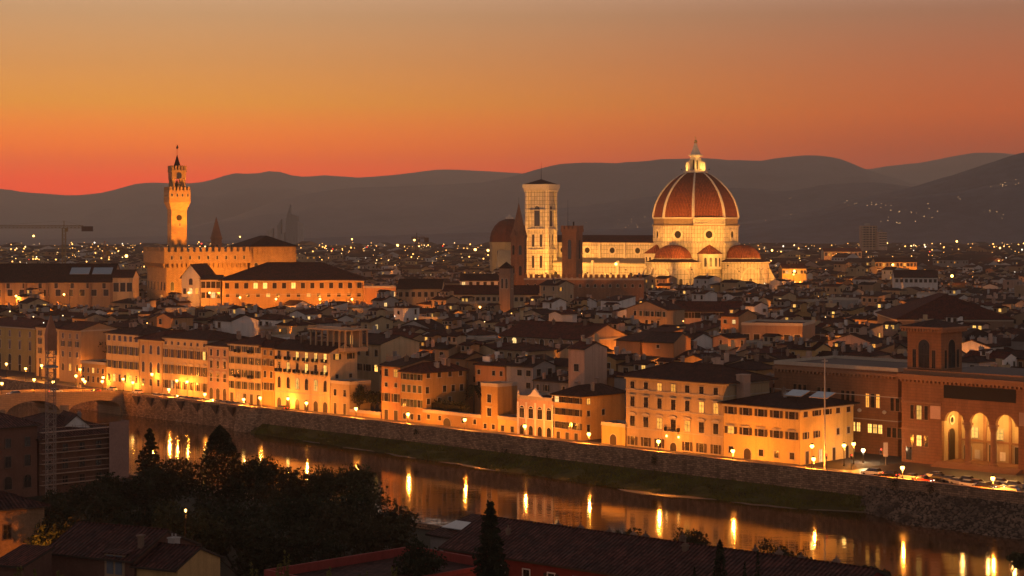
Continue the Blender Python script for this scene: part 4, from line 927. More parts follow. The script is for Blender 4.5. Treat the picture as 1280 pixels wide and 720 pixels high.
# ---------------------------------------------------------------- floodlights
def dl(x, y, z): c, s = cos(DA), sin(DA); return (DX+c*x-s*y, DY+s*x+c*y, z)
K = 1.0
W1 = (1.0,.405,.06)
for (px, py, pz), tg, pw, spn, lb in [((-15,-92,25),(-4,-30,24),150e3,95,'floodlight aimed up at the nearer tribune of the cathedral'), ((62,-66,27),(30,-10,26),170e3,95,'floodlight aimed at the cathedral corner between the tribunes'), ((92,-30,25),(40,0,24),120e3,95,'floodlight aimed at the end tribune of the cathedral'),
        ((-48,-66,24),(-44,-14,28),78e3,100,'floodlight aimed at the nave next to the dome'), ((-78,-66,24),(-74,-14,28),110e3,100,'floodlight aimed at the middle of the cathedral nave'),
        ((-16,-70,27),(-6,-10,74),120e3,42,'floodlight on the tribune skirt roof aimed at the dome'), ((44,-44,30),(12,-12,70),52e3,52,'floodlight on an exedra top aimed at the dome'), ((38,-84,28),(6,-6,60),210e3,50,'floodlight aimed from the roofs at the drum and dome'), ((66,6,30),(20,0,64),30e3,70,'floodlight aimed at the far shoulder of the dome')]:
    floodlight(dl(px,py,pz), dl(*tg), pw*K, spn, W1, lb)
for i, (x, y) in enumerate(((-6.9,-6),(6.6,-6.4),(9,1))):
    floodlight(dl(x*1.05,y*1.05,93.2), dl(0,0,101), 4.5e3, 140, (1,.50,.11), ('floodlight on the lantern platform of the dome facing the river','second floodlight on the lantern platform facing the hills','third floodlight on the lantern platform by the far rib')[i], .2, .7)
floodlight((BX-8,BY-62,18), (BX,BY,44), 240e3, 80, (1,.42,.07), 'floodlight aimed at the face of the marble bell tower')
floodlight((BX+30,BY-46,24), (BX,BY,48), 80e3, 80, (1,.42,.07), 'floodlight aimed at the shadowed face of the bell tower')
def pl(x, y, z): c, s = cos(PA), sin(PA); return (PX_+c*x-s*y, PY_+s*x+c*y, z)
PVC = (1.0,.34,.035)
floodlight(pl(18,-34,20), pl(18,0,38), 150e3, 120, PVC, 'floodlight aimed at the battlements of the town hall')
floodlight(pl(55,-34,20), pl(55,0,36), 90e3, 110, PVC, 'floodlight aimed at the east wing of the town hall')
floodlight(pl(24,-3.5,44.8), pl(9,6,58), 26e3, 75, PVC, 'floodlight on the town hall roof aimed at the tower shaft')
floodlight(pl(-2,-12,45), pl(8.5,8,62), 26e3, 65, PVC, 'floodlight by the town hall corner aimed at the tower')
floodlight(pl(14,-26,45), pl(8.5,8,74), 180e3, 50, PVC, 'floodlight aimed at the tower gallery of the town hall')
floodlight(pl(-34,10,18), pl(0,18,32), 22e3, 95, PVC, 'floodlight aimed at the narrow flank of the town hall')
floodlight(pl(10.2,6.8,76), pl(8,8,82), 1.4e3, 120, PVC, 'small floodlight inside the tower belfry', .1, .5)
floodlight((GX(706,985)-14,958,30), (GX(715,985),985,42), 6e3, 90, (1,.4,.08), 'floodlight aimed at the square brick tower')
floodlight((GX(612,1480),1470,24), (GX(630,1520),1520,32), 17e3, 80, (1,.46,.10), 'floodlight aimed at the domed chapel')

# ---------------------------------------------------------------- the library with its arcade and tower
LIBW = brickmat('library_sandstone', (.255,.118,.056), (.23,.108,.052), (.16,.08,.042), 1.6, .7, .04, .85, .25, .3)
LIBT = pmat('library_stone_trim', (.30,.155,.08), .8, .2, .5)
lx, ly = on_t(1127, 32.5); lb = thing('library', 'large sandstone library with a lit three-arched portico and square tower', 'library', (lx,ly,0), A45)
def lxp(px, t=32.5): x, y = on_t(px, t); return ((x-lx)*Q-(y-ly)*Q)
XA, XB, LW, LH, LD = lxp(1177), lxp(1273), lxp(1273)+16, 20.6, 34
b = MB().box(0,0,-.4,XA,LD,LH).box(XB,0,-.4,LW,LD,LH).box(XA,.0,14.2,XB,7.5,LH).box(XA,7.5,-.4,XB,LD,LH)
bay = (XB-XA)/3; op = bay*.76; zs = 10.3
for i in range(3):
    xc = XA+bay*(i+.5); pts = [(xc+op/2*cos(pi*k/12), zs+op/2*sin(pi*k/12)) for k in range(13)]
    for yy in (0,1.0):
        for (xa, za), (xb, zb) in zip(pts, pts[1:]): b.poly([(xa,yy,za),(xa,yy,14.2),(xb,yy,14.2),(xb,yy,zb)])
        b.poly([(xc+op/2,yy,zs),(xc+bay/2,yy,zs),(xc+bay/2,yy,14.2),(xc+op/2,yy,14.2)]).poly([(xc-op/2,yy,zs),(xc-bay/2,yy,zs),(xc-bay/2,yy,14.2),(xc-op/2,yy,14.2)])
    for (xa, za), (xb, zb) in zip(pts, pts[1:]): b.poly([(xa,0,za),(xb,0,zb),(xb,1.0,zb),(xa,1.0,za)])
b.box(XA,1.0,1.0,XA+.02,7.4,14.19,1).box(XB-.02,1.0,1.0,XB,7.4,14.19,1).box(XA+.03,7.44,1.0,XB-.03,7.495,14.19,1).box(XA,.0,.0,XB,7.49,1.0,0)
b.build('wall', [LIBW, WALL['cream']], lb)
for i in range(1,3):
    x = XA+bay*i; smooth(MB().lathe([(.95,1.0),(.95,1.4),(.72,1.6),(.66,8.6),(.75,8.7),(1.0,9.6),(1.0,9.8)],14,(x,.55,0)).build('column', LIBT, lb)).modifiers.new('e','EDGE_SPLIT')
    MB().box(x-1.15,-.05,9.8,x+1.15,1.05,zs).build('capital', LIBT, lb)
for i in range(6): MB().box(XA-1,-.5*(6-i),0,XB+1,-.5*(5-i)-.001,.16*(i+1)).build('step', LIBT, lb)
for i in range(3):
    xc = XA+bay*(i+.5)
    o = put_window(lb, xc-.9, 1.0, 2.0, 3.8, 'door' if i else 'archdoor', 0, 'f'); o.location[1] = 7.43
    o = put_window(lb, xc+.9, 6.2, 1.6, 2.4, 'plain', 2, 'f'); o.location[1] = 7.43
    MB().box(xc-bay*.5,7.15,5.3,xc+bay*.5-.01,7.435,5.75).box(xc-bay*.5,7.1,1.0,xc-bay*.5+.7,7.43,5.29).box(xc-bay*.5,7.1,5.76,xc-bay*.5+.7,7.43,12.5).build('inner_pilaster', LIBT, lb)
    inst('poster', MB().box(-.7,-.05,0,.7,0,2.0).mesh('poster', WALL['white']), lb, (xc+1.6,7.42,1.4))
    lamp_light(inst('portico_lamp', WIN.setdefault('pl', MB().lathe([(.05,-.4),(.35,-.1),(.3,.3),(.05,.45)],8).mesh('portico_lamp', BULBW)), lb, (xc,4.0,11.5)), (0,0,-1.1), 1500, (1,.50,.11), .35)
for x in (XA+1.4 if False else XA-1.6, XB+1.6): inst('relief_panel', MB().box(-1.35,-.12,10.6,1.35,-.002,13.6).mesh('relief_panel', WALL['pink']), lb, (x,0,0))
MB().box(XA+.6,-.10,15.6,XB-.6,-.002,18.6).build('attic_panel', pmat('black_netting', (.02,.017,.015), .9), lb)
b = MB().box(-.5,-.7,19.3,LW+.5,-.002,19.9).box(-.7,-.95,19.902,LW+.7,-.002,20.6)
for i in range(int(LW/1.1)): b.box(i*1.1,-.68,18.8,i*1.1+.5,-.003,19.299)
b.build('cornice', LIBT, lb)
MB().box(-.1,-.25,13.9,XA-.0,-.002,14.3).box(-.1,-.22,7.6,XA-4.2,-.002,7.95).build('string_course', LIBT, lb)
MB().poly([(0,0,LH+.01),(LW,0,LH+.01),(LW,LD,LH+.01),(0,LD,LH+.01)]).build('roof', pmat('library_roof', (.10,.075,.06), .9, .3, .2), lb)
MB().box(.2,.4,LH+.02,LW,.8,LH+1.1).build('parapet', LIBT, lb)
for z, hh, lit in ((10.2,3.2,2),(5.0-1.2+.2,2.5,2)):
    for dx, ww, li in ((-1.9,.9,0),(0,1.3,lit),(1.9,.9,0)): put_window(lb, lxp(1149)+dx, z, ww, hh if dx == 0 or z > 9 else hh, 'plain', li, 'f', trim=LIBT)
put_window(lb, 2.0, .6, 1.6, 3.0, 'plain', 0, 'f', trim=LIBT)
o = put_window(lb, 0, 1.05, 2.6, 7.2, 'archdoor', 0, 'f', trim=LIBT); o.location = (XA+.05,4.2,1.05); o.rotation_euler = (0,0,R(90))
inst('oculus', ringmesh(.7, 1.1, .2), lb, (XA+.05,4.2,10.2), R(90))
# its tower
TW = lxp(1172)-lxp(1130); TDp = 9.0; tz = LH+.02; ltw = inst('library_tower', None, lb, (.8,1.2,0))
MB().box(0,0,tz,TW,TDp,31.2).build('tower_wall', LIBW, ltw)
b = MB().box(-1.3,-1.3,31.202,TW+1.3,TDp+1.3,31.7)
for i in range(14):
    for q in (-1.0,): b.box(-1+i*(TW+2)/14,q,30.5,-.5+i*(TW+2)/14,-.002,31.2)
    b.box(TW+.002,-1+i*(TDp+2)/14,30.5,TW+1.0,-.5+i*(TDp+2)/14,31.2)
b.build('tower_eave', LIBT, ltw)
inst('tower_roof', oprof(MB(), [((TW+2.6)/2*1.41,0),(.1,1.6)], n=4, ph=R(45)).mesh('tower_roof', ROOF[1]), ltw, (TW/2,TDp/2,31.71))
for rz, loc in ((0,(TW/2,-.01,tz+1.5)), (R(90),(TW+.01,TDp/2,tz+1.5))):
    inst('tower_window', winmesh(3.0,6.6,'arch',0,LIBT), ltw, loc, rz)
    for q in (-2.6,2.6): inst('tower_window', winmesh(1.0,4.2,'plain',0,LIBT), ltw, (loc[0]+q*cos(rz),loc[1]+q*sin(rz),loc[2]), rz)
foot(lx, ly, A45, LW, LD, 3)
# recessed wing of the library
wx, wy = on_t(968, 40); wW = s_at(1127,40)-s_at(968,40)-1
wg = building('library_wing', 'long recessed sandstone wing joined to the arcaded library', 'library wing', wx, wy, A45, wW, 26, 20.2, LIBW, 'flat', rmat=pmat('library_roof', (.1,.075,.06)), cornice=False, bands=(8.2,13.9), rows=[], seed=3)
s0 = wW
for px, yy, hp, ww, lits in ((1091,501,17,.95,(0,2)),(1122,506,16,.95,()),(1060,497,17,.95,()),(1030,493,17,.95,()),(1000,489,17,.95,())):
    x = s_at(px,40)-s_at(968,40); Y = on_t(px,40)[1]; hh = hp*Y/F; z = ZY(yy,Y)-hh/2
    for k, dx in enumerate((-1.5,0,1.5)): put_window(wg, x+dx, z, ww, hh, 'plain', 1 if k in lits else 0, 'f', trim=LIBT)
for px, yy, hp, ww, lits in ((1094,536,11,1.1,(0,1,2)),(1118,541,12,1.1,()),(1067,533,11,1.0,(1,2)),(1040,530,11,1.0,())):
    x = s_at(px,40)-s_at(968,40); Y = on_t(px,40)[1]; hh = hp*Y/F; z = ZY(yy,Y)-hh/2
    for k, dx in enumerate((-1.5,0,1.5)): put_window(wg, x+dx, z, ww, hh, 'plain', 2 if k in lits else 0, 'f', trim=LIBT)
b = MB()
for i in range(int(wW/1.1)): b.box(i*1.1,-.55,18.4,i*1.1+.5,-.003,18.99)
b.box(-.2,-.6,19.0,wW,-.002,19.7).build('cornice', LIBT, wg)
for px in (1077,1108): 
    x = s_at(px,40)-s_at(968,40); inst('lantern_globe', WIN.setdefault('gl', MB().lathe([(.05,-.5),(.45,-.25),(.5,0),(.45,.25),(.05,.5)],10).mesh('lantern_globe', WALL['white'])), wg, (x,-.9,10.4))

# ---------------------------------------------------------------- larger buildings among the roofs
DKB0 = pmat('dull_brown_render', (.16,.08,.055), .9, .3, .25, .1, .2, streak=.3)
def midb(name, label, cat, px0, px1, eave, Y, ang, D, wall, roof='gx', rows=(), **k):
    a = R(ang); x0 = GX(px0,Y); k1 = (px1-CX)/F; W = (k1*Y-x0)/(cos(a)-k1*sin(a)); h = ZY(eave,Y+W*sin(a)/2)
    rr = []
    for r_ in rows:
        side, yy, n, ww, hp, style, lits = r_[:7]; o_ = r_[7] if len(r_) > 7 else {}
        Yc = Y+W*sin(a)/2 if side == 'f' else Y+W*sin(a)+D*cos(a)/2
        hh = hp*Yc/F; rr.append((side, ZY(yy,Yc)-hh/2, n, ww, hh, style, lits, o_))
    return building(name, label, cat, x0, Y, a, W, D, h, wall, roof, rows=rr, **k)
midb('gallery_block', 'long ochre block with pale roof lights beyond the bridge', 'building', -40, 140, 352, 880, 3, 34, WALL['tan'], rise=8, seed=31, cornice=True, rows=[('f',357,9,1.6,7,'plain',()),('f',366,12,2.4,8,'plain',())])
gb = bpy.data.objects['gallery_block']
for i in range(2): MB().slab((0,0,0),(9,0,0),(9,6,2.9),(0,6,2.9),.2,0,1).build('skylight', [MATS['pale_skylight_glass'], CONC], gb, (46+i*10.5, 5.5, ZY(352,880)+3.4))
for i in range(7): x = 6+i*10; MB().box(x,-.5,-.4,x+1.1,-.002,ZY(352,880)-.8).build('pilaster', WALL['brown'], gb)
midb('end_block', 'cream block with three tall openings joined to the long ochre block', 'building', 141, 166, 346, 884, 3, 20, WALL['cream'], rise=3, seed=32, rows=[('f',359,3,2.4,11,'plain',())])
midb('gabled_church', 'brightly lit white gabled church front below the town hall', 'church', 227, 250, 345, 905, -8, 26, WALL['white'], 'gy', rise=5.5, seed=33, cornice=False, rows=[('f',352,1,1.8,8,'arch',()),('f',364,3,1.4,7,'plain',(1,2))])
midb('lit_house', 'brightly lit cream house with a dark porch beside the gabled church', 'house', 251, 276, 349, 900, 2, 18, WALL['cream'], seed=34, rows=[('f',356,4,2.0,8,'plain',()),('f',369,4,1.8,7,'plain',(2,))])
midb('long_palazzo', 'long orange-lit palace under a broad dark hipped roof near the town hall', 'palazzo', 278, 455, 350, 890, 6, 46, WALL['ochre'], 'hip', rise=8, over=2, seed=35, chims=4, bands=(22.5,), rows=[('f',357,15,1.9,7,'plain',(3,4,7),{'litmat':2}),('f',369,14,1.7,4,'plain',(4,8),{'litmat':2})])
midb('lit_annex', 'low windowless orange wall glowing at the end of the long palace', 'building', 456, 495, 360, 884, 6, 12, WALL['orange'], 'flat', seed=36, cornice=False, rows=[('f',368,1,2,6,'plain',(0,),{'span':(.85,.95)})])
midb('cloister_block', 'tall cream cloister block with seven narrow windows', 'building', 497, 552, 360, 900, -3, 18, WALL['cream'], rise=4, seed=37, rows=[('f',368,7,1.6,6,'plain',())])
midb('long_cloister', 'long low cream cloister with an even row of small windows', 'building', 553, 690, 367, 886, -7, 16, WALL['cream'], rise=3.6, seed=38, rows=[('f',374,20,1.5,5,'plain',())])
midb('cream_house', 'cream house with five windows standing above the long cloister', 'house', 575, 629, 350, 985, -3, 16, WALL['white'], seed=39, rows=[('f',355,6,1.7,5,'plain',(0,))])
midb('crenellated_palace', 'long dark brick palace wall crowned with battlements before the cathedral', 'palace', 655, 805, 350, 955, -4, 14, BRK, 'flat', seed=40, cornice=False, rows=[('f',357,16,1.2,4,'arch',())])
cp = bpy.data.objects['crenellated_palace']; cW = 150/F*955*1.0; cH = ZY(350,955)
ME = MB().box(0,-.35,0,1.6,.35,2.0).mesh('merlon', BRK)
for i in range(22): inst('merlon', ME, cp, (i*cW/22,0,cH+.903))
midb('niche_palace', 'long dim palace with nine pale arched niches under a red roof', 'palazzo', 626, 731, 421, 614, -42, 22, WALL['tan'], rise=4.2, seed=41, chims=2, rmat=ROOF[2], rows=[('f',430,9,1.9,13,'arch',(1,),{'trim':WALL['white']})])
midb('orange_gable_house', 'blank orange gable wall catching light behind the brown-shuttered house', 'house', 770, 800, 425, 575, -45, 20, WALL['orange'], 'shed', rise=3, seed=42, cornice=False)
midb('orange_side_house', 'second blank orange side wall with a single tiny window', 'house', 803, 842, 427, 560, -20, 20, WALL['orange'], 'gx', seed=43, rise=2.2, cornice=False, rows=[('f',433,1,.9,4,'plain',())])
midb('pink_terrace', 'long pink house with eight windows, two of them lit, under a low roof', 'house', 803, 926, 388, 742, -9, 15, WALL['pink'], seed=44, rise=3.2, chims=3, rows=[('f',394,8,2.2,7,'plain',(0,1),{'shut':BROWNSH,'litmat':1})])
midb('dark_ruin_block', 'dark brown windowless block with buttress piers behind the square', 'building', 927, 1003, 407, 625, -20, 22, WALL['brown'], 'flat', seed=45, cornice=False, rows=[('f',425,6,2.0,14,'plain',())])
midb('lit_ochre_hall', 'lit ochre hall with six windows directly behind the library tower', 'building', 1194, 1262, 429, 592, -4, 22, WALL['yellow'], 'hip', rise=4, seed=46, rows=[('f',435,6,1.4,6,'plain',())])
midb('red_roof_hall', 'hall with a very broad plain red roof seen over the library', 'building', 1122, 1266, 399, 690, -3, 52, WALL['brown'], 'hip', rise=8.5, seed=47, rmat=ROOF[2])
midb('white_hall', 'white flat-fronted building with a stepped gable among the far roofs', 'building', 1118, 1172, 346, 1090, -8, 20, WALL['white'], 'gx', seed=48, rows=[('f',351,9,1.6,4,'plain',())])
midb('lit_barracks', 'long glowing orange facade among the far roofs beyond the white building', 'building', 1094, 1146, 327, 1540, 0, 16, WALL['yellow'], 'gx', seed=49, rows=[('f',331,12,1.8,4,'plain',(2,5,8))])
midb('lit_barracks', 'glowing cream facade with many windows below the tower blocks', 'building', 1030, 1077, 314, 2020, 0, 18, WALL['cream'], 'gx', seed=50, rows=[('f',318,10,2.4,4,'plain',(1,4,6))])
midb('lit_terrace', 'row of lit cream houses to the right of the cathedral apse', 'building', 978, 1008, 335, 1260, 2, 14, WALL['yellow'], 'gx', seed=51, rows=[('f',340,8,1.5,4,'plain',(1,2,5))])
midb('garden_store', 'small dim store with a lean-to roof at the bottom frame corner', 'shed', -6, 30, 704, 236, -20, 6, DKB0, 'shed', rise=1.2, seed=71, cornice=False, rows=[])
midb('garden_store', 'small pale walled store between the corner house and the low tiled house', 'shed', 30, 60, 697, 252, 10, 5, WALL['brown'], 'gx', rise=1.0, seed=72, cornice=False, rows=[('f',704,2,.9,6,'plain',())])
midb('villa_behind', 'cream house with one lit window behind the low balustraded house', 'house', 432, 476, 428, 590, -45, 16, WALL['cream'], 'gx', seed=52, rise=2.2, chims=2, cornice=False, rows=[('f',440,4,1.4,8,'plain',(0,),{'litmat':2}),('f',459,4,1.5,8,'plain',(3,),{'shut':BROWNSH})])
# tower blocks and the angular court house far out
def tblock(label, px0, px1, top, Y, D, cols, flo):
    x0 = GX(px0,Y); W = GX(px1,Y)-x0; h = ZY(top,Y); r = thing('tower_block', label, 'tower block', (x0,Y,0), R(4)); MB().box(0,0,-.5,W,D,h).build('wall', WALL['pink'], r)
    MB().box(W*.3,D*.3,h+.002,W*.6,D*.7,h+3.5).build('lift_house', WALL['grey'], r)
    for f_ in range(flo): MB().box(W*.04,-.06,h-3.2-f_*3.3,W*.96,-.002,h-1.9-f_*3.3).build('window_band', GLASS, r)
    for i in range(cols): MB().box(W*i/cols+W*.06,-.5,2,W*i/cols+W*.10,-.07,h-.5).build('balcony_fin', WALL['cream'], r)
    foot(x0,Y,0,W,D,4)
tblock('pale high-rise tower block, taller of the pair, standing far out in the plain', 1077, 1097, 282, 2600, 14, 5, 9)
tblock('lower pale tower block joined to the taller high-rise far out', 1098, 1109, 290, 2590, 14, 3, 6)
cx0, cY = GX(333,3500), 3500; r = thing('court_house', 'jagged grey court house of slanted towers far out in the plain', 'court house', (cx0,cY,0), 0)
for x0, x1, za, zb in ((0,12,50,56),(12.2,20,34,38),(20.2,27,60,74),(27.2,33,44,48),(36,44,74,104),(44.2,58,86,80),(58.2,68,70,66)):
    b = MB(); q = [(x0,0),(x1,0),(x1,22),(x0,22)]; zz = [za*.92,zb*.92,zb*.92,za*.92]
    for i in range(4): j = (i+1)%4; b.poly([(*q[i],-.5),(*q[j],-.5),(*q[j],zz[j]),(*q[i],zz[i])])
    b.poly([(*q[i],zz[i]) for i in range(4)]); b.build('slanted_tower', WALL['grey'], r)

# ---------------------------------------------------------------- the packed houses
rh = random.Random(11); HS = []
WCH = [('white',.20),('cream',.26),('tan',.15),('ochre',.11),('pink',.12),('grey',.10),('orange',.06)]
def pick():
    u = rh.random()
    for k, p in WCH:
        if u < p: return k
        u -= p
    return 'cream'
t = 27.0; row = 0; STREETS = []
while t < 5200:
    far = t > 1050; dep = rh.uniform(8,11.5) if not far else rh.uniform(16,30)*(1 if t < 2000 else 1.5)
    if row % 4 == 3: STREETS.append(t); t += 6.5
    s = -3200 if t > 700 else -900
    # only the strip the frame (and a margin) can see
    while s < 3200:
        wd = (rh.uniform(5.5,13) if rh.random() > .08 else rh.uniform(14,24)) if not far else rh.uniform(14,44)*(1 if t < 2000 else 1.4)
        x, y = st(s+wd/2, t+dep/2); s += wd+(rh.uniform(4,7) if rh.random() < .12 else .25)
        if y < 470 or y > 3550: continue
        px = topx(x, y)
        if px < -90 or px > 1370: continue
        if y > 2400 and rh.random() < .45: continue
        wob = 10*noise.noise((x*.004,y*.004,2))+rh.uniform(-4,4)
        a = R(-45+wob); W, D = wd-.3, dep-.4
        if taken(x, y, 5) : continue
        h = rh.gauss(16.0,2.0)+1.6*noise.noise((x*.02,y*.02,7)); h = max(10.5,min(22,h))
        if rh.random() < .035: h += rh.uniform(3,7)
        kind = rh.choices(('gx','gy','hip','shed','flat'),(.42,.2,.18,.12,.08))[0]
        rise = {'gx':D/2*.34,'gy':W/2*.30,'hip':min(W,D)/2*.34,'shed':D*.16,'flat':.9}[kind]
        HS.append([y, x, px, a, W, D, h, kind, rise, pick(), s])
    t += dep; row += 1
HS.sort()
hor = [720.0]*1600
for fx, fy, c, s, W, D, pad in []: pass
ORD = 'first second third fourth fifth sixth seventh eighth ninth tenth eleventh twelfth thirteenth fourteenth fifteenth sixteenth seventeenth eighteenth nineteenth twentieth twenty-first twenty-second twenty-third twenty-fourth twenty-fifth twenty-sixth twenty-seventh twenty-eighth twenty-ninth thirtieth'.split()
CEN = [((a+c)/2, ph) for a, c, ph in ROW]+[(1100,'the recessed library wing'),(1150,'the square library tower'),(1230,'the lit library arcade'),(1300,'the far end of the library')]
CNT = {}; NHOUSE = 0; STUFF = MB(); SM = [WALL[k] for k in ('white','cream','tan','ochre','pink','grey','orange')]+ROOF+[GLASS, LITS[0], LITS[1], DARKWOOD]
SK = {k:i for i, k in enumerate(('white','cream','tan','ochre','pink','grey','orange'))}
# what the river row already hides
for a, c, ph in ROW: pass
ROOFADJ = {'gx':'gabled','gy':'end-gabled','hip':'hipped','shed':'lean-to','flat':'flat-roofed'}
DISH = MB().lathe([(.02,0),(.3,.06),(.45,.2)],8).tube((0,0,-.9),(0,0,.05),.04,n=4).mesh('satellite_dish', TRIM)
b = MB().tube((0,0,-.5),(0,0,2.4),.035,n=4)
for i in range(5): b.tube((-.6+.05*i,0,1.5+.2*i),(.6-.05*i,0,1.5+.2*i),.02,n=3)
ANT = b.mesh('aerial', METAL)
VENT = MB().box(-.5,-.35,-.6,.5,.35,.7).mesh('roof_unit', METAL)
def corners(x, y, a, W, D):
    c, s = cos(a), sin(a); return [(x+c*u-s*v, y+s*u+c*v) for u, v in ((-W/2,-D/2),(W/2,-D/2),(W/2,D/2),(-W/2,D/2))]
for y, x, px, a, W, D, h, kind, rise, wk, sd in HS:
    q = corners(x, y, a, W, D); pxs = [topx(*p) for p in q]; i0, i1 = int(max(0,min(1599,min(pxs)+150))), int(max(0,min(1599,max(pxs)+150)))
    ytop = topy(h+rise, y); yeave = topy(h, y-5)
    vis = sum(1 for i in range(i0,i1+1) if hor[i] > yeave+.5)/(i1-i0+1)
    for i in range(i0,i1+1): hor[i] = min(hor[i], (ytop+yeave)/2)
    x0, y0 = q[0]
    if vis > .25 and NHOUSE < 296 and -5 < px < 1285:
        ph = min(CEN, key=lambda e: abs(e[0]-px))[1]; n = CNT[ph] = CNT.get(ph, 0)+1
        NHOUSE += 1; hr = random.Random(NHOUSE*7+1)
        root = thing('town_house', f"{wk} {ROOFADJ[kind]} house, {ORD[min(n-1,29)]} roof back behind {ph}", 'house', (x0,y0,0), a, 'houses packed behind the river row')
        inst('wall', wallmesh(kind, W, D, h, rise, WALL[wk]), root)
        ro = inst('roof', roofmesh(kind, W, D, h, rise, hr.uniform(.4,.8), ROOF[hr.choices((0,1,2),(.45,.4,.15))[0]]), root)
        for k in range(hr.choices((1,2,3,5),(.25,.3,.3,.15))[0]):
            cx, cyy = hr.uniform(.12,.88)*W, hr.uniform(.15,.85)*D; inst('chimney', chim(hr.choice((.6,.8,1.1)), hr.choice((.7,1.1,1.6)), hr.randrange(3)), ro, (cx,cyy,roofz(kind,W,D,h,rise,cx,cyy)))
        u = hr.random()
        if u < .3: cx, cyy = hr.uniform(.2,.8)*W, hr.uniform(.2,.6)*D; inst('aerial', ANT, ro, (cx,cyy,roofz(kind,W,D,h,rise,cx,cyy)), hr.random()*3)
        if u > .62: cx, cyy = hr.uniform(.2,.8)*W, hr.uniform(.1,.4)*D; o = inst('satellite_dish', DISH, ro, (cx,cyy,roofz(kind,W,D,h,rise,cx,cyy)+.8)); o.rotation_euler = (R(60),0,hr.uniform(-.5,.8))
        if hr.random() < .34 and kind != 'flat':                                # dormer facing the front
            cx = hr.uniform(.25,.75)*W; cyy = D*.24; zd = roofz(kind,W,D,h,rise,cx,cyy); dm_ = inst('dormer', WIN.setdefault('dorm'+wk, MB().box(-1.1,-.9,-1.4,1.1,1.8,1.1).mesh('dormer', WALL[wk])), ro, (cx,cyy,zd))
            inst('dormer_roof', WIN.setdefault('dormr', MB().slab((-1.4,-1.2,1.1),(1.4,-1.2,1.1),(1.4,2.0,1.55),(-1.4,2.0,1.55),.16).mesh('dormer_roof', ROOF[1])), dm_); inst('dormer_window', winmesh(1.0,1.0,'plain',hr.choice((0,0,0,1))), dm_, (0,-.91,-.1))
        if hr.random() < .17:                                                   # roof terrace pavilion
            cx, cyy = hr.uniform(.25,.75)*W, D*.55; zd = roofz(kind,W,D,h,rise,cx,cyy); tp = inst('roof_pavilion', WIN.setdefault('pav'+wk, MB().box(-2.2,-1.8,-1.5,2.2,1.8,1.9).mesh('roof_pavilion', WALL[wk])), ro, (cx,cyy,zd+.4))
            inst('pavilion_roof', WIN.setdefault('pavr', MB().slab((-2.7,-2.3,1.75),(2.7,-2.3,1.75),(2.7,0,2.6),(-2.7,0,2.6),.16).slab((2.7,2.3,1.75),(-2.7,2.3,1.75),(-2.7,0,2.6),(2.7,0,2.6),.16).mesh('pavilion_roof', ROOF[0])), tp)
            for q in (-1.1,1.1): inst('pavilion_window', winmesh(1.2,1.3,'plain',hr.choice((0,0,0,2))), tp, (q,-1.81,.1))
        if hr.random() < .3:                                                    # little walled roof terrace
            cx, cyy = hr.uniform(.2,.8)*W, hr.uniform(.35,.7)*D; zd = roofz(kind,W,D,h,rise,cx,cyy); tw_ = hr.choice(('white','cream','grey','pink'))
            inst('roof_terrace', WIN.setdefault('ter'+tw_, MB().box(-1.9,-1.5,-1.4,1.9,1.5,.2).box(-1.9,-1.5,.202,1.9,-1.35,1.0).box(1.75,-1.348,.202,1.9,1.5,1.0).box(-1.9,1.0,.202,-.4,1.5,2.3).mesh('roof_terrace', WALL[tw_])), ro, (cx,cyy,zd+.3), hr.choice((0,R(90),R(-90))))
        if u > .9: cx, cyy = hr.uniform(.2,.8)*W, hr.uniform(.3,.6)*D; inst('roof_unit', VENT, ro, (cx,cyy,roofz(kind,W,D,h,rise,cx,cyy)+.1))
        for side, L in (('f',W),('r',D),('l',D)):
            nx, ny = {'f':(sin(a),-cos(a)),'r':(cos(a),sin(a)),'l':(-cos(a),-sin(a))}[side]
            if nx*-x+ny*-y < .18*y: continue
            if side != 'f' and hr.random() < .45: continue
            n = max(1,int(L/hr.uniform(2.6,4.2))); ww = hr.choice((.9,1.1,1.3,1.7)); hh = hr.choice((1.3,1.6,1.9)); sh = hr.choice((GREENSH,BROWNSH,None,None))
            for fl in range(2 if h > 13 else 1):
                z = h-2.6-fl*3.4+(rise*.0)
                for i in range(n):
                    if hr.random() < .22: continue
                    put_window(root, L*(i+.5)/n, z-.2, ww, hh, 'arch' if hr.random() < .06 else 'plain', hr.randint(1,3) if hr.random() < .12 else 0, side, D, W, shut=sh if ww < 1.4 and fl == 0 and hr.random() < .6 else None, closed=hr.random() < .35)
    else:
        b = STUFF; wm = SK[wk]; rm = 7+rh.choices((0,1,2),(.45,.4,.15))[0]; c, s = cos(a), sin(a)
        def L3(u, v, z): return (x0+c*u-s*v, y0+s*u+c*v, z)
        C = [L3(0,0,-.3),L3(W,0,-.3),L3(W,D,-.3),L3(0,D,-.3)]; T = [L3(0,0,h),L3(W,0,h),L3(W,D,h),L3(0,D,h)]
        for i in range(4): j = (i+1)%4; b.poly([C[i],C[j],T[j],T[i]], wm)
        o = .5
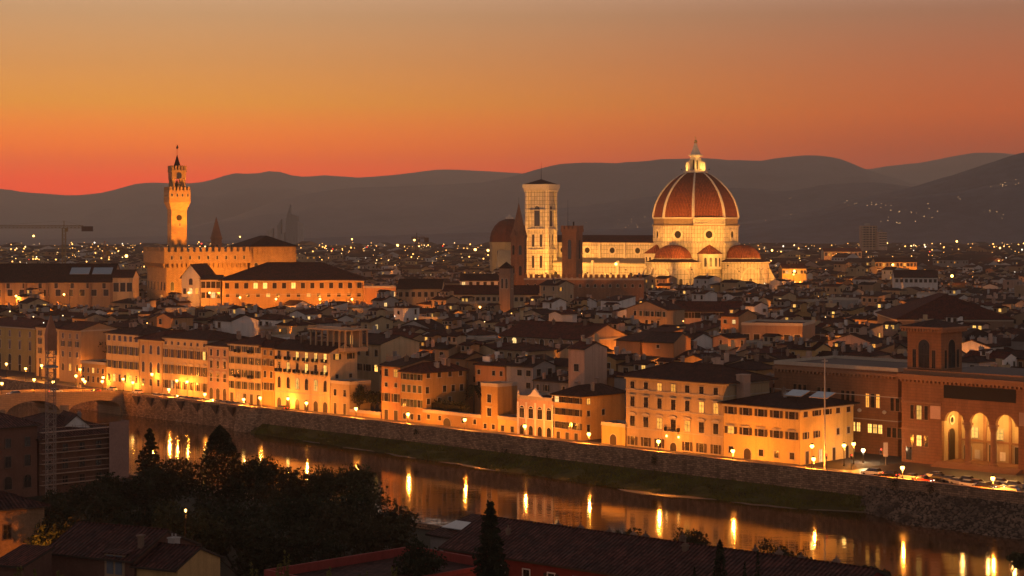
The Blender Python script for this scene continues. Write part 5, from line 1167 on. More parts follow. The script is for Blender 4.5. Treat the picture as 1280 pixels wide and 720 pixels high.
        if kind in ('gx','shed'):
            m_ = D/2; b.poly([L3(-.2,-o,h-.15),L3(W+.2,-o,h-.15),L3(W+.2,m_,h+rise),L3(-.2,m_,h+rise)],rm).poly([L3(W+.2,D+o,h-.15),L3(-.2,D+o,h-.15),L3(-.2,m_,h+rise),L3(W+.2,m_,h+rise)],rm)
            b.poly([L3(W,0,h),L3(W,D,h),L3(W,m_,h+rise-.1)],wm).poly([L3(0,D,h),L3(0,0,h),L3(0,m_,h+rise-.1)],wm)
        elif kind == 'gy':
            m_ = W/2; b.poly([L3(-o,D+.2,h-.15),L3(-o,-.2,h-.15),L3(m_,-.2,h+rise),L3(m_,D+.2,h+rise)],rm).poly([L3(W+o,-.2,h-.15),L3(W+o,D+.2,h-.15),L3(m_,D+.2,h+rise),L3(m_,-.2,h+rise)],rm)
            b.poly([L3(0,0,h),L3(W,0,h),L3(m_,0,h+rise-.1)],wm)
        elif kind == 'hip':
            e = [L3(-o,-o,h),L3(W+o,-o,h),L3(W+o,D+o,h),L3(-o,D+o,h)]; k_ = min(W,D)*.42
            ra, rb = (L3(k_,D/2,h+rise),L3(W-k_,D/2,h+rise)) if W >= D else (L3(W/2,k_,h+rise),L3(W/2,D-k_,h+rise))
            if W >= D: b.poly([e[0],e[1],rb,ra],rm).poly([e[1],e[2],rb],rm).poly([e[2],e[3],ra,rb],rm).poly([e[3],e[0],ra],rm)
            else: b.poly([e[0],e[1],ra],rm).poly([e[1],e[2],rb,ra],rm).poly([e[2],e[3],rb],rm).poly([e[3],e[0],ra,rb],rm)
        else: b.poly([L3(0,0,h+.02),L3(W,0,h+.02),L3(W,D,h+.02),L3(0,D,h+.02)], wm if rh.random() < .5 else 13)
        if vis > .15 and y < 2800:
            for side, L in (('f',W),('r',D)):
                n = max(1,int(L/rh.uniform(3,4.6))); fl = 1 if y > 1300 else 2
                for f_ in range(fl):
                    for i in range(n):
                        if rh.random() < .25: continue
                        u = L*(i+.5)/n; z = h-2.7-f_*3.3; li = rh.random() < (.10 if y < 1100 else .16); mi = rh.choice((11,11,12)) if li else 10; w2 = .55 if y < 1500 else .8
                        if side == 'f': b.poly([L3(u-w2,-.06,z),L3(u+w2,-.06,z),L3(u+w2,-.06,z+1.6),L3(u-w2,-.06,z+1.6)],mi)
                        else: b.poly([L3(W+.06,u-w2,z),L3(W+.06,u+w2,z),L3(W+.06,u+w2,z+1.6),L3(W+.06,u-w2,z+1.6)],mi)
        if y < 1500 and rh.random() < .7:
            for k in range(rh.randint(1,3)):
                u, v = rh.uniform(.1,.9)*W, rh.uniform(.2,.8)*D; zc = h+rise*.4; r_ = .45; p = [L3(u-r_,v-r_,0)[:2],L3(u+r_,v-r_,0)[:2],L3(u+r_,v+r_,0)[:2],L3(u-r_,v+r_,0)[:2]]
                b.prism(p, zc, h+rise+rh.uniform(.4,1.3), rh.choice((0,4,5)))
tag(STUFF.build('far_rooftops', SM), 'sea of dark tiled rooftops and pale walls stretching to the plain', 'rooftops', kind='stuff')

# ---------------------------------------------------------------- lights out in the city and on the hills
def lampmast(px, py, Y, label, power=9e3, r=.9, glow=None, cat='lamp'):
    x, z = GX(px,Y), ZY(py,Y); root = thing('light_mast', label, cat, (x,Y,0), 0)
    MB().tube((0,0,0),(0,0,z-.8),.3,.15,n=6).build('mast', METAL, root)
    inst('lamp_head', smooth(MB().lathe([(.05,-r),(r*.8,-r*.6),(r,0),(r*.8,r*.6),(.05,r)],10).build('lamp_head', glow or BULB, root, (0,0,z))).data, root).location = (0,0,z)
    bpy.data.objects.remove(root.children[-1]); lamp_light(root, (0,-r-.8,z-.4), power, SOD, .4); return root
for a in ((497,306.7,1500,'bright amber mast light, nearer of two, among the far roofs'),(518,300,1650,'bright amber mast light beside the small far crane'),(594,312,1300,'starry amber light just outside the domed chapel'),(610,313,1420,'lower amber light against the domed chapel drum'),(42,295,1700,'amber mast light under the jib of the long crane'),
          (158,320,1130,'pale lamp on a mast beyond the long ochre block'),(1196,301.7,1750,'single strong amber light beyond the right hand rooftops'),(1116,331,1490,'amber light at the long glowing facade'),(1046,318,1950,'amber light in front of the glowing cream facade'),(993,339,1235,'amber light before the lit cream houses by the apse'),
          (1190,345,1150,'small amber light over the roofs beyond the white building'),(440,299,2300,'far amber light between the court house and the cranes'),(300,296,2500,'far amber light beyond the small pyramid spire'),(1250,310,1900,'far amber light at the edge of the wooded hill'),(770,330,1180,'amber light near the crenellated palace roofs'),(965,313,1800,'amber light in the plain beyond the apse')):
    lampmast(*a)
rl = random.Random(5); b = MB(); lm = [emat('far_lamp_amber', (1,.45,.10), 5.0), emat('far_lamp_warm', (1,.62,.25), 5.0), emat('far_lamp_white', (1,.85,.62), 4.0), BULBR, emat('hill_lamp', (1,.55,.22), 3.0)]
def dot(x, y, z, r, mi):
    n = len(b.v); b.v += [(x,y,z-r),(x+r,y,z),(x,y+r,z),(x-r,y,z),(x,y-r,z),(x,y,z+r)]
    b.f += [(n,n+2,n+1),(n,n+3,n+2),(n,n+4,n+3),(n,n+1,n+4),(n+5,n+1,n+2),(n+5,n+2,n+3),(n+5,n+3,n+4),(n+5,n+4,n+1)]; b.m += [mi]*8
for k in range(1300):
    px = rl.uniform(-60,1340); Y = rl.uniform(1700,3560); dens = .5+noise.noise((px*.012,Y*.0006,4))
    if rl.random() > dens+.25: continue
    dot(GX(px,Y), Y, rl.uniform(17,26), rl.choice((.35,.5,.65,.9,1.3))*Y/3000, rl.choices((0,1,2,3),(.74,.19,.05,.02))[0])
for k in range(150):                                                         # nearer roof-top lamps and terraces
    px = rl.uniform(-20,1300); Y = rl.uniform(700,1700); dot(GX(px,Y), Y, rl.uniform(17,21), rl.uniform(.18,.32), rl.choices((0,1,2),(.6,.25,.15))[0])
dg = bpy.context.evaluated_depsgraph_get()
for (px, py, n, sx2, sy2) in ((1075,257,6,16,3),(1100,258,8,8,2),(1135,268,7,14,4),(1150,272,4,6,3),(1117,279,5,12,2),(1165,261,3,8,3),(1197,251,2,4,2),(1262,231,6,8,2),(1245,234,3,10,3),(1245,268,7,10,3),(985,250,2,5,1),(820,280,8,40,4),(700,279,5,30,3),(780,279,7,12,3),(965,277,5,18,3)):
    for k in range(n):
        u, v = px+rl.gauss(0,sx2), py+rl.gauss(0,sy2); d = Vector(((u-CX)/F, 1, -(v-HZ)/F)).normalized()
        ok, loc, nn, idx, ob, mm = sc.ray_cast(dg, Vector((0,0,CH))+d*1800, d)
        if ok and ob.name.startswith('hills'): dot(loc.x, loc.y-4, loc.z+4, rl.uniform(.4,.8), 4)
tag(b.build('distant_city_lights', lm), 'hundreds of small amber lights scattered over the plain and hillsides', 'city lights', kind='stuff')

# ---------------------------------------------------------------- street lamps
def lampparts(h, style=0):
    k = ('sl', round(h,1), style)
    if k in WIN: return WIN[k]
    if style == 2:
        WIN[k] = (MB().lathe([(.12,0),(.06,h-.3)],6).mesh('post', IRON), MB().lathe([(.03,h-.28),(.15,h-.1),(.15,h+.1),(.06,h+.2)],8).mesh('lantern', BULB), MB().lathe([(.18,h+.21),(.03,h+.34)],8).mesh('lantern_cap', IRON)); return WIN[k]
    post = MB().lathe([(.24,0),(.24,.25),(.13,.5),(.08,1.0),(.06,h-.5)],8).lathe([(.06,h-.5),(.22,h-.42),(.24,h-.36)],8).mesh('post', IRON)
    globe = MB().lathe([(.2,h-.42),(.44,h-.1),(.48,h+.15),(.28,h+.42)],10).mesh('lantern', BULB if style == 0 else BULBW)
    cap = MB().lathe([(.5,h+.43),(.34,h+.56),(.05,h+.8)],10).mesh('lantern_cap', IRON)
    WIN[k] = (post, globe, cap); return WIN[k]
LPOW = 9500
def street_lamp(x, y, z0, h, label, power=LPOW, group='street lamps along the embankment', style=0, col=SOD):
    r = thing('street_lamp', label, 'street lamp', (x,y,z0), 0, group); p, g, c = lampparts(h, style)
    inst('post', p, r); inst('lantern', g, r); inst('lantern_cap', c, r)
    lamp_light(r, (.25,.25,h-.85), power, col, .22); return r
def phrase(px):
    inside = [ph for a, c, ph in ROW if a <= px <= c]
    return inside[0] if inside else min(ROW, key=lambda e: abs((e[0]+e[1])/2-px))[2]
SEEN = {}
def lamplab(px, kind):
    ph = phrase(px); k = (ph, kind); SEEN[k] = SEEN.get(k, 0)+1
    return f"{('','second ','third ','fourth ')[SEEN[k]-1]}{kind} before {ph}".strip()
for px, py in ((211,487),(256,493),(304.5,500),(325,497.5),(383,504),(445,511),(510,518),(581,525),(656,533),(736,543),(823,552),(916,564),(1017,574)):
    x, y = on_t(px,.9); h = max(2.6, ZY(py,y)-.13); street_lamp(x, y, .13, h, lamplab(px,'street lamp at the river parapet'))
for px, py, l in ((1128,585,'lit street lamp on the river parapet before the library wing'),(1241,598,'lit street lamp on the river parapet before the arcade')):
    x, y = on_t(px,.9); street_lamp(x, y, .13, ZY(py,y)-.13, l)
for px, py in ((190,468),(221,476),(234,477.5),(360,501),(154,474),(166,479),(129,472)):
    x, y = on_t(px,8.0); h = max(3.2, ZY(py,y)-.13); street_lamp(x, y, .13, h, lamplab(px,'lamp on the house pavement'), 2200)
for i, (px, py) in enumerate(((32,461),(52,457),(81,459),(100,462),(95,470),(106,477),(8,455))):
    y = 50*F/(py-HZ); street_lamp(GX(px,y), y, 0, 5, f"{ORD[i]} of the lit lamps around the bridgehead", 4200, 'lamps around the bridgehead')
for i, (px, py, tt) in enumerate(((1015,558,6.5),(1055,557,16),(1067,555,20))):
    x, y = on_t(px,tt); street_lamp(x, y, 0, max(3,ZY(py,y)), ('lit lamp beside the corner of the yellow house at the square','lit lamp along the side wall of the yellow house','lit lamp at the far end of the yellow house side wall')[i], (900,2000,2000)[i], 'lamps of the square')
x, y = on_t(1079,24); street_lamp(x, y, 0, ZY(563,y), 'white lamp beside the recessed library wing', 1500, 'lamps of the square', 1, (1,.75,.42))
for z, q in ((3.4,-1.9),(3.4,1.9)):                                            # lanterns by the palazzo door
    inst('door_lantern', WIN.setdefault('dlm', MB().box(-.15,-.5,0,.15,-.2,.45).mesh('door_lantern', BULB)), pal, (pW*.5+q,0,z))
rs = random.Random(21); nl = 0
for tt in STREETS:
    if tt > 1500: break
    s = -700
    while s < 500:
        s += rs.uniform(26,70)*(1 if tt < 600 else 1.7); x, y = st(s, tt+3.2)
        if y < 480 or y > 2200 or not (-10 < topx(x,y) < 1290) or taken(x,y,0) or nl >= 170: continue
        nl += 1; street_lamp(x, y, 0, rs.uniform(8,11), 'amber lamp glowing in a narrow street between the packed roofs', rs.uniform(8000,22000)*(1 if y < 1100 else 2), 'street lamps between the packed houses')

for i, (px, py, Y, pw, l) in enumerate(((262,366,884,9000,'strong amber lamp before the brightly lit cream house'),(300,372,872,9000,'amber lamp before the near end of the long palace'),(345,374,876,11000,'amber lamp before the middle windows of the long palace'),(400,374,880,11000,'amber lamp before the later windows of the long palace'),(440,374,882,9000,'amber lamp before the far end of the long palace'),(474,376,872,9000,'amber lamp before the glowing windowless wall'),
        (236,366,890,9000,'amber lamp before the gabled church front'),(80,368,868,5000,'amber lamp before the long ochre block'),(20,370,868,4000,'second amber lamp before the long ochre block'),(1120,338,1515,26000,'lamp before the long glowing orange facade'),(1052,322,1990,34000,'lamp before the glowing cream facade'),(992,343,1248,14000,'lamp before the lit cream houses by the apse'),(1225,447,578,2600,'lamp in the yard before the lit ochre hall'),(1250,449,579,3600,'lamp at the end of the lit ochre hall'),(715,352,962,6000,'lamp at the foot of the square brick tower'),
        (600,384,866,4000,'lamp before the long low cloister'),(850,404,728,2200,'lamp before the long pink house'),(790,446,556,1500,'lamp below the blank orange gable wall'))):
    street_lamp(GX(px,Y), Y, 0, max(4,ZY(py,Y)), l, pw, None)
# ---------------------------------------------------------------- the bridge
BRS = brickmat('bridge_stone', (.42,.29,.17), (.36,.25,.15), (.22,.15,.1), 1.6, .6, .04, .85, .2, .2)
s1 = s_at(156,0); s0 = s1-13; br = thing('stone_bridge', 'low stone bridge with shallow arches crossing the river', 'bridge')
def dz(t_): return .25+2.1*(1-((t_+56)/56)**2)
N_ = 5; span = 112/N_
def brp(s, t_, z): x, y = st(s, t_); return (x, y, z)
b = MB()
for i in range(N_):
    ta = -i*span-1.6; tb = -(i+1)*span+1.6; n = 14; prev = None
    for k in range(n+1):
        tt = ta+(tb-ta)*k/n; u = 2*k/n-1; za = -4.2+(min(dz(ta),dz(tb))+3.0)*sqrt(max(0,1-u*u*.96))**.9
        cur = (tt, za)
        if prev:
            for s in (s0, s1):
                q = [brp(s,prev[0],prev[1]), brp(s,prev[0],dz(prev[0])), brp(s,tt,dz(tt)), brp(s,tt,za)]; b.poly(q if s == s0 else q[::-1])
            b.poly([brp(s0,prev[0],prev[1]), brp(s0,tt,za), brp(s1,tt,za), brp(s1,prev[0],prev[1])])
        prev = cur
    for s in (s0, s1):
        for (a, c) in ((-i*span,ta),(tb,-(i+1)*span)): q = [brp(s,a,-8),brp(s,a,dz(a)),brp(s,c,dz(c)),brp(s,c,-8)]; b.poly(q if s == s0 else q[::-1])
    for tq in (ta, tb): b.poly([brp(s0,tq,-8),brp(s1,tq,-8),brp(s1,tq,-4.2+(min(dz(ta),dz(tb))+3.0)*sqrt(.04)**.9),brp(s0,tq,-4.2+(min(dz(ta),dz(tb))+3.0)*sqrt(.04)**.9)])
b.build('arches', BRS, br)
for i in range(1,N_):
    tq = -i*span; MB().prism([st(s1+2.6,tq), st(s1+.0,tq+1.6), st(s1+.0,tq-1.6)][::-1], -8, -1.5).build('cutwater', BRS, br)
b = MB(); c2 = MB(); pr = (MB(), MB())
for k in range(56):
    ta, tb = -k*2.0, -(k+1)*2.0
    b.poly([brp(s0,ta,dz(ta)),brp(s1,ta,dz(ta)),brp(s1,tb,dz(tb)),brp(s0,tb,dz(tb))][::-1])
    for m_, (u, v) in zip(pr, ((s0-.1,s0+.3),(s1-.3,s1+.1))):
        for q in ([brp(v,ta,dz(ta)-.5),brp(v,ta,dz(ta)+1.05),brp(v,tb,dz(tb)+1.05),brp(v,tb,dz(tb)-.5)],[brp(u,tb,dz(tb)-.5),brp(u,tb,dz(tb)+1.05),brp(u,ta,dz(ta)+1.05),brp(u,ta,dz(ta)-.5)],[brp(u,ta,dz(ta)+1.05),brp(u,tb,dz(tb)+1.05),brp(v,tb,dz(tb)+1.05),brp(v,ta,dz(ta)+1.05)]): m_.poly(q)
b.build('roadway', ASPH, br)
for m_ in pr: m_.build('parapet', BRS, br)
for i, (tt, sd) in enumerate(((-8,s0+.8),(-8,s1-.8),(-26,s0+.8),(-26,s1-.8),(-44,s0+.8),(-44,s1-.8))):
    x, y = st(sd, tt); street_lamp(x, y, dz(tt), 4.2, f"lit lamp on the bridge, {ORD[i//2]} pair, {'upstream' if i%2 else 'downstream'} side", 2600, 'lamps on the bridge')

# ---------------------------------------------------------------- cars and scooters
TYRE = pmat('tyre_rubber', (.02,.02,.02), .8, .1, 1); CARGL = pmat('car_glass', (.015,.016,.018), .08, .1, 1, spec=.8)
HEADL = emat('car_headlight', (1,.85,.6), 6.0); TAILL = emat('car_tail_light', (1,.03,.01), 4.0); DULL = pmat('unlit_lamp_glass', (.5,.45,.4), .2, .1, 1); DULLR = pmat('unlit_red_glass', (.3,.02,.02), .2, .1, 1)
def carmesh():
    pr_ = [(-2.05,.35),(-2.1,.75),(-1.95,.95),(-1.75,.98),(1.05,.95),(1.95,.80),(2.12,.6),(2.08,.32)]; b = MB(); w_ = .86
    n = len(pr_); sides = []
    for yy in (-w_, w_): q = [(x,yy,z) for x, z in pr_]; b.poly(q if yy > 0 else q[::-1])
    for i in range(n): j = (i+1)%n; a, c = pr_[i], pr_[j]; b.poly([(a[0],-w_,a[1]),(c[0],-w_,c[1]),(c[0],w_,c[1]),(a[0],w_,a[1])][::-1])
    top = [(-1.55,1.44),(-1.35,1.47),(.2,1.46)]
    b.poly([(-1.45,-.62,1.47),(.25,-.62,1.46),(.25,.62,1.46),(-1.45,.62,1.47)])
    cab = MB(); lo = [(-1.8,-.82,.985),(1.0,-.82,.955),(1.0,.82,.955),(-1.8,.82,.985)]; hi = [(-1.46,-.63,1.465),(.26,-.63,1.455),(.26,.63,1.455),(-1.46,.63,1.465)]
    for i in range(4): j = (i+1)%4; cab.poly([lo[i],lo[j],hi[j],hi[i]])
    return b, cab
cbm, ccab = carmesh(); WHEEL = MB().tube((0,-.1,0),(0,.1,0),.32,n=14).tube((0,-.11,0),(0,.11,0),.17,n=8).mesh('wheel', TYRE)
CABM = ccab.mesh('cabin_glass', CARGL); LAMPM = {}
for nm, mt in (('headlight',HEADL),('headlight_off',DULL),('taillight',TAILL),('taillight_off',DULLR)): LAMPM[nm] = MB().box(-.05,-.17,-.07,.05,.17,.07).mesh(nm.split('_')[0], mt)
PAINT = {k: pmat(k+'_car_paint', c, .3, .05, 1, spec=.6) for k, c in (('white',(.6,.6,.58)),('black',(.015,.015,.017)),('silver',(.35,.35,.36)),('red',(.35,.03,.025)),('dark blue',(.03,.05,.12)),('grey',(.14,.14,.15)))}
BODYM = {}
def car(x, y, z, rz, colour, label, lit=False, group='cars along the embankment', sc_=1.0):
    r = thing('parked_car' if not lit else 'car', label, 'car', (x,y,z), rz, group)
    if colour not in BODYM: BODYM[colour] = cbm.mesh('body', PAINT[colour])
    inst('body', BODYM[colour], r); inst('cabin_glass', CABM, r)
    for wx in (-1.3,1.3):
        for wy in (-.78,.78): inst('wheel', WHEEL, r, (wx,wy,.32))
    for wy in (-.6,.6):
        inst('headlight', LAMPM['headlight' if lit else 'headlight_off'], r, (2.06,wy,.66)); inst('taillight', LAMPM['taillight' if lit else 'taillight_off'], r, (-2.08,wy,.72))
    if sc_ != 1: r.scale = (sc_,sc_,sc_*1.15)
    return r
cc = ['white','silver','black','grey','dark blue','white','red','black','silver','grey','white','black','silver','dark blue','grey','white','black','silver']
for i in range(17):
    px = 197+7.1*i; x, y = st(s_at(197,3.2)+ (s_at(312,3.2)-s_at(197,3.2))*i/16, 3.2); car(x, y, .005, A45, cc[i], f"{cc[i]} car, {ORD[i]} in the parked row along the river parapet")
for px, tt, colr, l in ((172,6.6,'white','white moving car with lit headlights before the dull ochre arched house'),(140,6.8,'silver','silver moving car passing the pale palazzo by the dark tree'),(352,6.4,'black','black car driving past the palazzo with the rooftop loggia')):
    x, y = on_t(px,tt); car(x, y, .005, A45+pi, colr, l, True)
for tt, off, colr, l in ((-20,4,'white','white car in the middle of the bridge'),(-38,9,'dark blue','dark blue car crossing the bridge toward the near bank'),(-9,9,'red','red car at the far end of the bridge')):
    x, y = st(s0+off, tt); car(x, y, dz(tt)+.01, R(45) if off < 6 else R(225), colr, l, True)
for px, tt, colr, rz, lit, sc_, l in ((1090,5.4,'white',A45+pi,True,1.12,'white tall car with lit headlights waiting at the corner of the square'),(1176,10,'black',A45,False,1,'black car parked at the edge of the library steps'),(1189,9,'grey',A45,False,1,'grey car beside the black one before the arcade'),(1199,7,'silver',A45,True,1,'silver car with red tail lights before the arcade'),(1212,5.5,'white',A45,True,1,'white car with red tail lights on the embankment before the arcade'),
        (1223,8,'red',A45,True,1,'red car with glowing tail lights before the arcade'),(1232,5,'black',A45,True,1,'black car with glowing tail lights by the parapet lamp'),(1262,4.4,'silver',A45+pi,False,1,'silver car close to the river parapet near the frame edge'),(1270,11,'dark blue',A45,False,1,'dark blue car before the far end of the arcade'),(1252,13,'white',A45,False,1,'white car parked before the far column of the arcade'),(1137,6.6,'silver',A45+pi,True,1,'silver car with lit headlights crossing before the library corner'),(1155,4.6,'red',A45,True,1,'red car driving past the library corner lamp'),(1168,12.5,'white',A45+pi,False,1,'white car parked nearest the library wall corner'),(1246,7.4,'grey',A45,True,1,'grey car with red tail lights just past the parapet lamp'),(1206,11,'silver',A45+pi,False,1,'silver car parked tight against the library steps'),(1112,7.2,'black',A45+pi,True,1,'black car with lit headlights entering the square by the white board')):
    x, y = on_t(px,tt); car(x, y, .012, rz, colr, l, lit, 'cars on the square', sc_)
def scooter(x, y, rz, label):
    r = thing('scooter', label, 'scooter', (x,y,.012), rz, 'scooters at the corner of the square')
    inst('body', WIN.setdefault('sc1', MB().box(-.75,-.18,.35,-.05,.18,.72).box(-.05,-.2,.28,.4,.2,.36).box(.4,-.2,.3,.52,.2,.95).mesh('body', PAINT['black'])), r)
    inst('seat', WIN.setdefault('sc2', MB().box(-.72,-.15,.722,-.02,.15,.84).mesh('seat', TYRE)), r)
    inst('handlebar', WIN.setdefault('sc3', MB().tube((.5,0,.9),(.45,0,1.08),.03,n=5).tube((.45,-.33,1.08),(.45,.33,1.08),.025,n=5).mesh('handlebar', METAL)), r)
    for wx in (-.6,.62): inst('wheel', WIN.setdefault('sc4', MB().tube((0,-.06,0),(0,.06,0),.23,n=12).mesh('wheel', TYRE)), r, (wx,0,.23))
for i in range(5):
    x, y = on_t(1096+2.3*i, 4.2); scooter(x, y, R(40+4*i), f"dark scooter, {ORD[i]} in the row beside the tall white car")
# signals, mast, sign
for i, (px, tt, l) in enumerate(((1033,8,'traffic light showing red by the corner of the yellow house'),(1064,12,'traffic light showing red across the road mouth from the yellow house'),(1101,26,'traffic light showing red before the recessed library wing'))):
    x, y = on_t(px,tt); r = thing('traffic_light', l, 'traffic light', (x,y,.01), R(20), 'traffic lights of the square')
    MB().tube((0,0,0),(0,0,2.6),.07,n=6).build('post', IRON, r); MB().box(-.18,-.16,2.4,.18,.16,3.5).build('signal_box', IRON, r); inst('red_lamp', MB().lathe([(.02,-.02),(.16,0),(.16,.03)],10).mesh('red_lamp', BULBR), r, (0,-.17,3.25)).rotation_euler = (R(90),0,0)
x, y = on_t(1031,7.5); r = thing('tall_mast', 'very tall slim grey mast rising at the corner of the yellow house', 'mast', (x,y,0)); mh = ZY(452,y)
MB().lathe([(.30,0),(.22,3),(.13,mh)],8).build('mast', METAL, r); MB().box(-.7,-.1,mh,.7,.1,mh+.25).box(-.15,-.15,mh+.252,.15,.15,mh+.8).build('crossbar', METAL, r)
x, y = on_t(1107,24); r = thing('sign_board', 'tall pale sign board on a post before the library wing', 'sign', (x,y,0)); MB().tube((0,0,0),(0,0,2),.06,n=5).build('post', METAL, r); MB().box(-.5,-.06,2,.5,.06,5.2).build('board', WALL['white'], r)

# ---------------------------------------------------------------- cranes
CRM = pmat('crane_steel', (.10,.05,.035), .6, .2, .5, metal=.2); CRY = pmat('crane_yellow', (.30,.18,.05), .6, .2, .5)  # the yellow tone puts the orange lamplight on the cranes into their colour
def lattice(b, p0, p1, w_, n, r=.08):
    p0 = Vector(p0); p1 = Vector(p1); d = (p1-p0).normalized(); up = Vector((0,0,1)) if abs(d.z) < .9 else Vector((1,0,0)); a = d.cross(up).normalized()*(w_/2); c = d.cross(a).normalized()*(w_/2)
    cs = (a+c, a-c, -a-c, -a+c)
    for k in cs: b.tube(p0+k, p1+k, r, n=4)
    for i in range(n):
        q0 = p0+(p1-p0)*(i/n); q1 = p0+(p1-p0)*((i+1)/n)
        for k in range(4): b.tube(q0+cs[k], q1+cs[(k+1)%4], r*.6, n=3); b.tube(q1+cs[k], q1+cs[(k+1)%4], r*.6, n=3)
    return b
def crane(label, px, Y, yj, pl_, pr__, mat, w_=2.0, r=.16, cw=True):
    x, z = GX(px,Y), ZY(yj,Y); root = thing('tower_crane', label, 'crane', (x,Y,0))
    lattice(MB(), (0,0,0), (0,0,z-1.2), w_, int(z/3), r).build('mast', mat, root)
    xl, xr = GX(pl_,Y)-x, GX(pr__,Y)-x
    lattice(MB(), (xl,0,z), (xr*.65 if cw else xr,0,z), w_*.8, int((xr-xl)/3.0), r).build('jib', mat, root)
    if cw: MB().box(xr*.62,-1.2,z-3.4,xr,1.2,z+.4).build('counterweight', CRM, root)
    MB().box(.9,-1.6,z-3.6,3.0,.3,z-1.2).build('cab', mat, root); b = MB().tube((0,0,z),(0,0,z+4.5),r*1.5,n=4); b.tube((0,0,z+4.4),(xl*.6,0,z+1),.06,n=3).tube((0,0,z+4.4),(xr*.6,0,z+1),.06,n=3).build('apex', mat, root); return root
crane('long tower crane reaching in from the frame edge over the far plain', 80, 1400, 283.5, -70, 116, CRY, 2.4, .22)
crane('slim orange crane mast with a short jib beyond the long ochre block', 131, 1080, 311, 112, 158, CRY, 1.7, .16, False)
crane('small far crane beside a bright mast light', 521, 1640, 297.5, 514, 536, CRM, 2.2, .25)
hx, hy = GX(63.5,352), 352.0; hm = thing('hoist_mast', 'tall lattice hoist mast with an orange hood standing before the scaffolding', 'hoist', (hx,hy,0), R(30)); hz_ = ZY(418,352)
lattice(MB(), (0,0,.3), (0,0,hz_), 1.5, 24, .09).build('lattice_mast', pmat('weathered_hoist_steel', (.30,.22,.17), .7, .2, .5, metal=.2), hm)
oprof(MB(), [(1.25,hz_-3),(1.3,hz_),(.9,hz_+1.6),(.12,hz_+3.6)], n=4, ph=R(45)).build('hood', pmat('orange_tarpaulin', (.42,.17,.08), .7, .2, 1), hm); MB().box(-1.6,-1.6,0,1.6,1.6,.3).build('base', CONC, hm)
MB().box(-1.1,-1.1,hz_-6.2,1.1,1.1,hz_-5.9).build('platform', CONC, hm)

# ---------------------------------------------------------------- buildings of the near bank
DTR = pmat('dull_trim', (.14,.085,.06), .9, .2, .5)
REDW = pmat('deep_red_plaster', (.26,.045,.035), .9, .2, .3, .05, .2, streak=.3); DKR = roofmat('dark_near_tiles', (.092,.033,.024), (.036,.021,.018), .62); DKB = pmat('dull_brown_render', (.16,.08,.055), .9, .3, .25, .1, .2, streak=.3)
sbx, sby = -96.5, 383.8
building('scaffolded_house', 'dim brown building wrapped in scaffolding by the near river bank', 'building', sbx, sby, R(45), 20, 24, 11.6, DKB, 'hip', rise=3.6, rmat=DKR, seed=61, cornice=False, rows=[('f',1.6,5,1.2,1.9,'plain',(),{'trim':DTR}),('f',5.0,5,1.2,1.9,'plain',(),{'trim':DTR}),('f',8.4,5,1.2,1.7,'plain',(),{'trim':DTR})])
building('white_gable_house', 'small white gabled house with a chimney rising behind the scaffolding', 'house', GX(79,392), 392, R(30), 5.6, 9, ZY(533,392), WALL['white'], 'gy', rise=2.3, rmat=DKR, seed=62, chims=1, cornice=False, rows=[('f',ZY(545,392),1,1.1,1.5,'plain',())])
building('dark_roofed_block', 'taller dark-roofed block at the frame edge beside the scaffolding', 'building', sbx-27*Q, sby-27*Q, R(45), 26.5, 24, 14.6, DKB, 'hip', rise=4.6, rmat=DKR, seed=63, cornice=False, rows=[('f',2.0,6,1.6,2.6,'arch',(),{'trim':DTR}),('f',6.4,6,1.3,2.2,'plain',(1,),{'trim':DTR}),('f',10.4,6,1.2,1.8,'plain',(),{'trim':DTR})])
sf = thing('scaffolding', 'steel scaffolding with plank decks and a pale sheet on the dim brown building', 'scaffolding', (sbx,sby,0), R(45))
PM = MB().tube((0,0,0),(0,0,14.0),.04,n=5).mesh('pole', pmat('rusty_pole', (.14,.08,.06), .7, .2, .5))
for i in range(9):
    for yy in (-.35,-1.4): inst('pole', PM, sf, (.1+i*2.48,yy,0))
for k in range(6): inst('deck', MB().box(-.2,-1.45,0,20.2,-.3,.12).box(-.2,-1.45,.9,20.2,-1.40,.98).mesh('deck', pmat('worn_scaffold_planks', (.46,.30,.21), .85, .3, .6)), sf, (0,0,2.1+k*2.15))
MB().box(15.6,-1.62,2.0,20.4,-1.55,14.0).box(20.45,-1.6,2.0,20.5,1.5,14.0).build('sheet', pmat('pale_scaffold_sheet', (.28,.18,.15), .8, .25, .4), sf)
building('corner_house', 'textured house corner lit orange below the scaffolded building', 'house', -83.8, 290, R(36), 12.2, 13, 10.9, pmat('rough_tan_render', (.34,.20,.11), .95, .35, .35, .4, .1, streak=.3), 'hip', rise=2.4, rmat=DKR, seed=64, cornice=False, rows=[('f',1.2,3,1.1,1.8,'plain',(),{'skip':(2,),'trim':DTR}),('f',6.2,3,1.2,2.2,'plain',(),{'skip':(2,),'trim':DTR})])
low = midb('low_tiled_house', 'low tiled house with a dormer, glass pyramid and tall chimney', 'house', 58, 168, 692, 244, -27, 13, DKB, 'gx', rise=2.6, rmat=DKR, seed=65, cornice=False)
lW = 17; lh = low.children[0].dimensions.z
o = inst('roof_pyramid', oprof(MB(), [(1.45,0),(.03,1.6)], n=4, ph=R(45)).mesh('roof_pyramid', pmat('pale_pyramid_glass', (.35,.40,.38), .25, .15, .8, spec=.6)), low, (2.2,9.0,ZY(692,244)+1.2))
for i in range(4): a = R(45+90*i); MB().tube((1.47*cos(a),1.47*sin(a),0),(0,0,1.63),.05,n=4).build('pyramid_bar', WALL['white'], o)
dmz = ZY(692,244); b = MB().box(9.6,-.1,dmz-2.4,12.8,4.0,dmz+1.0); b.build('dormer', WALL['tan'], low)
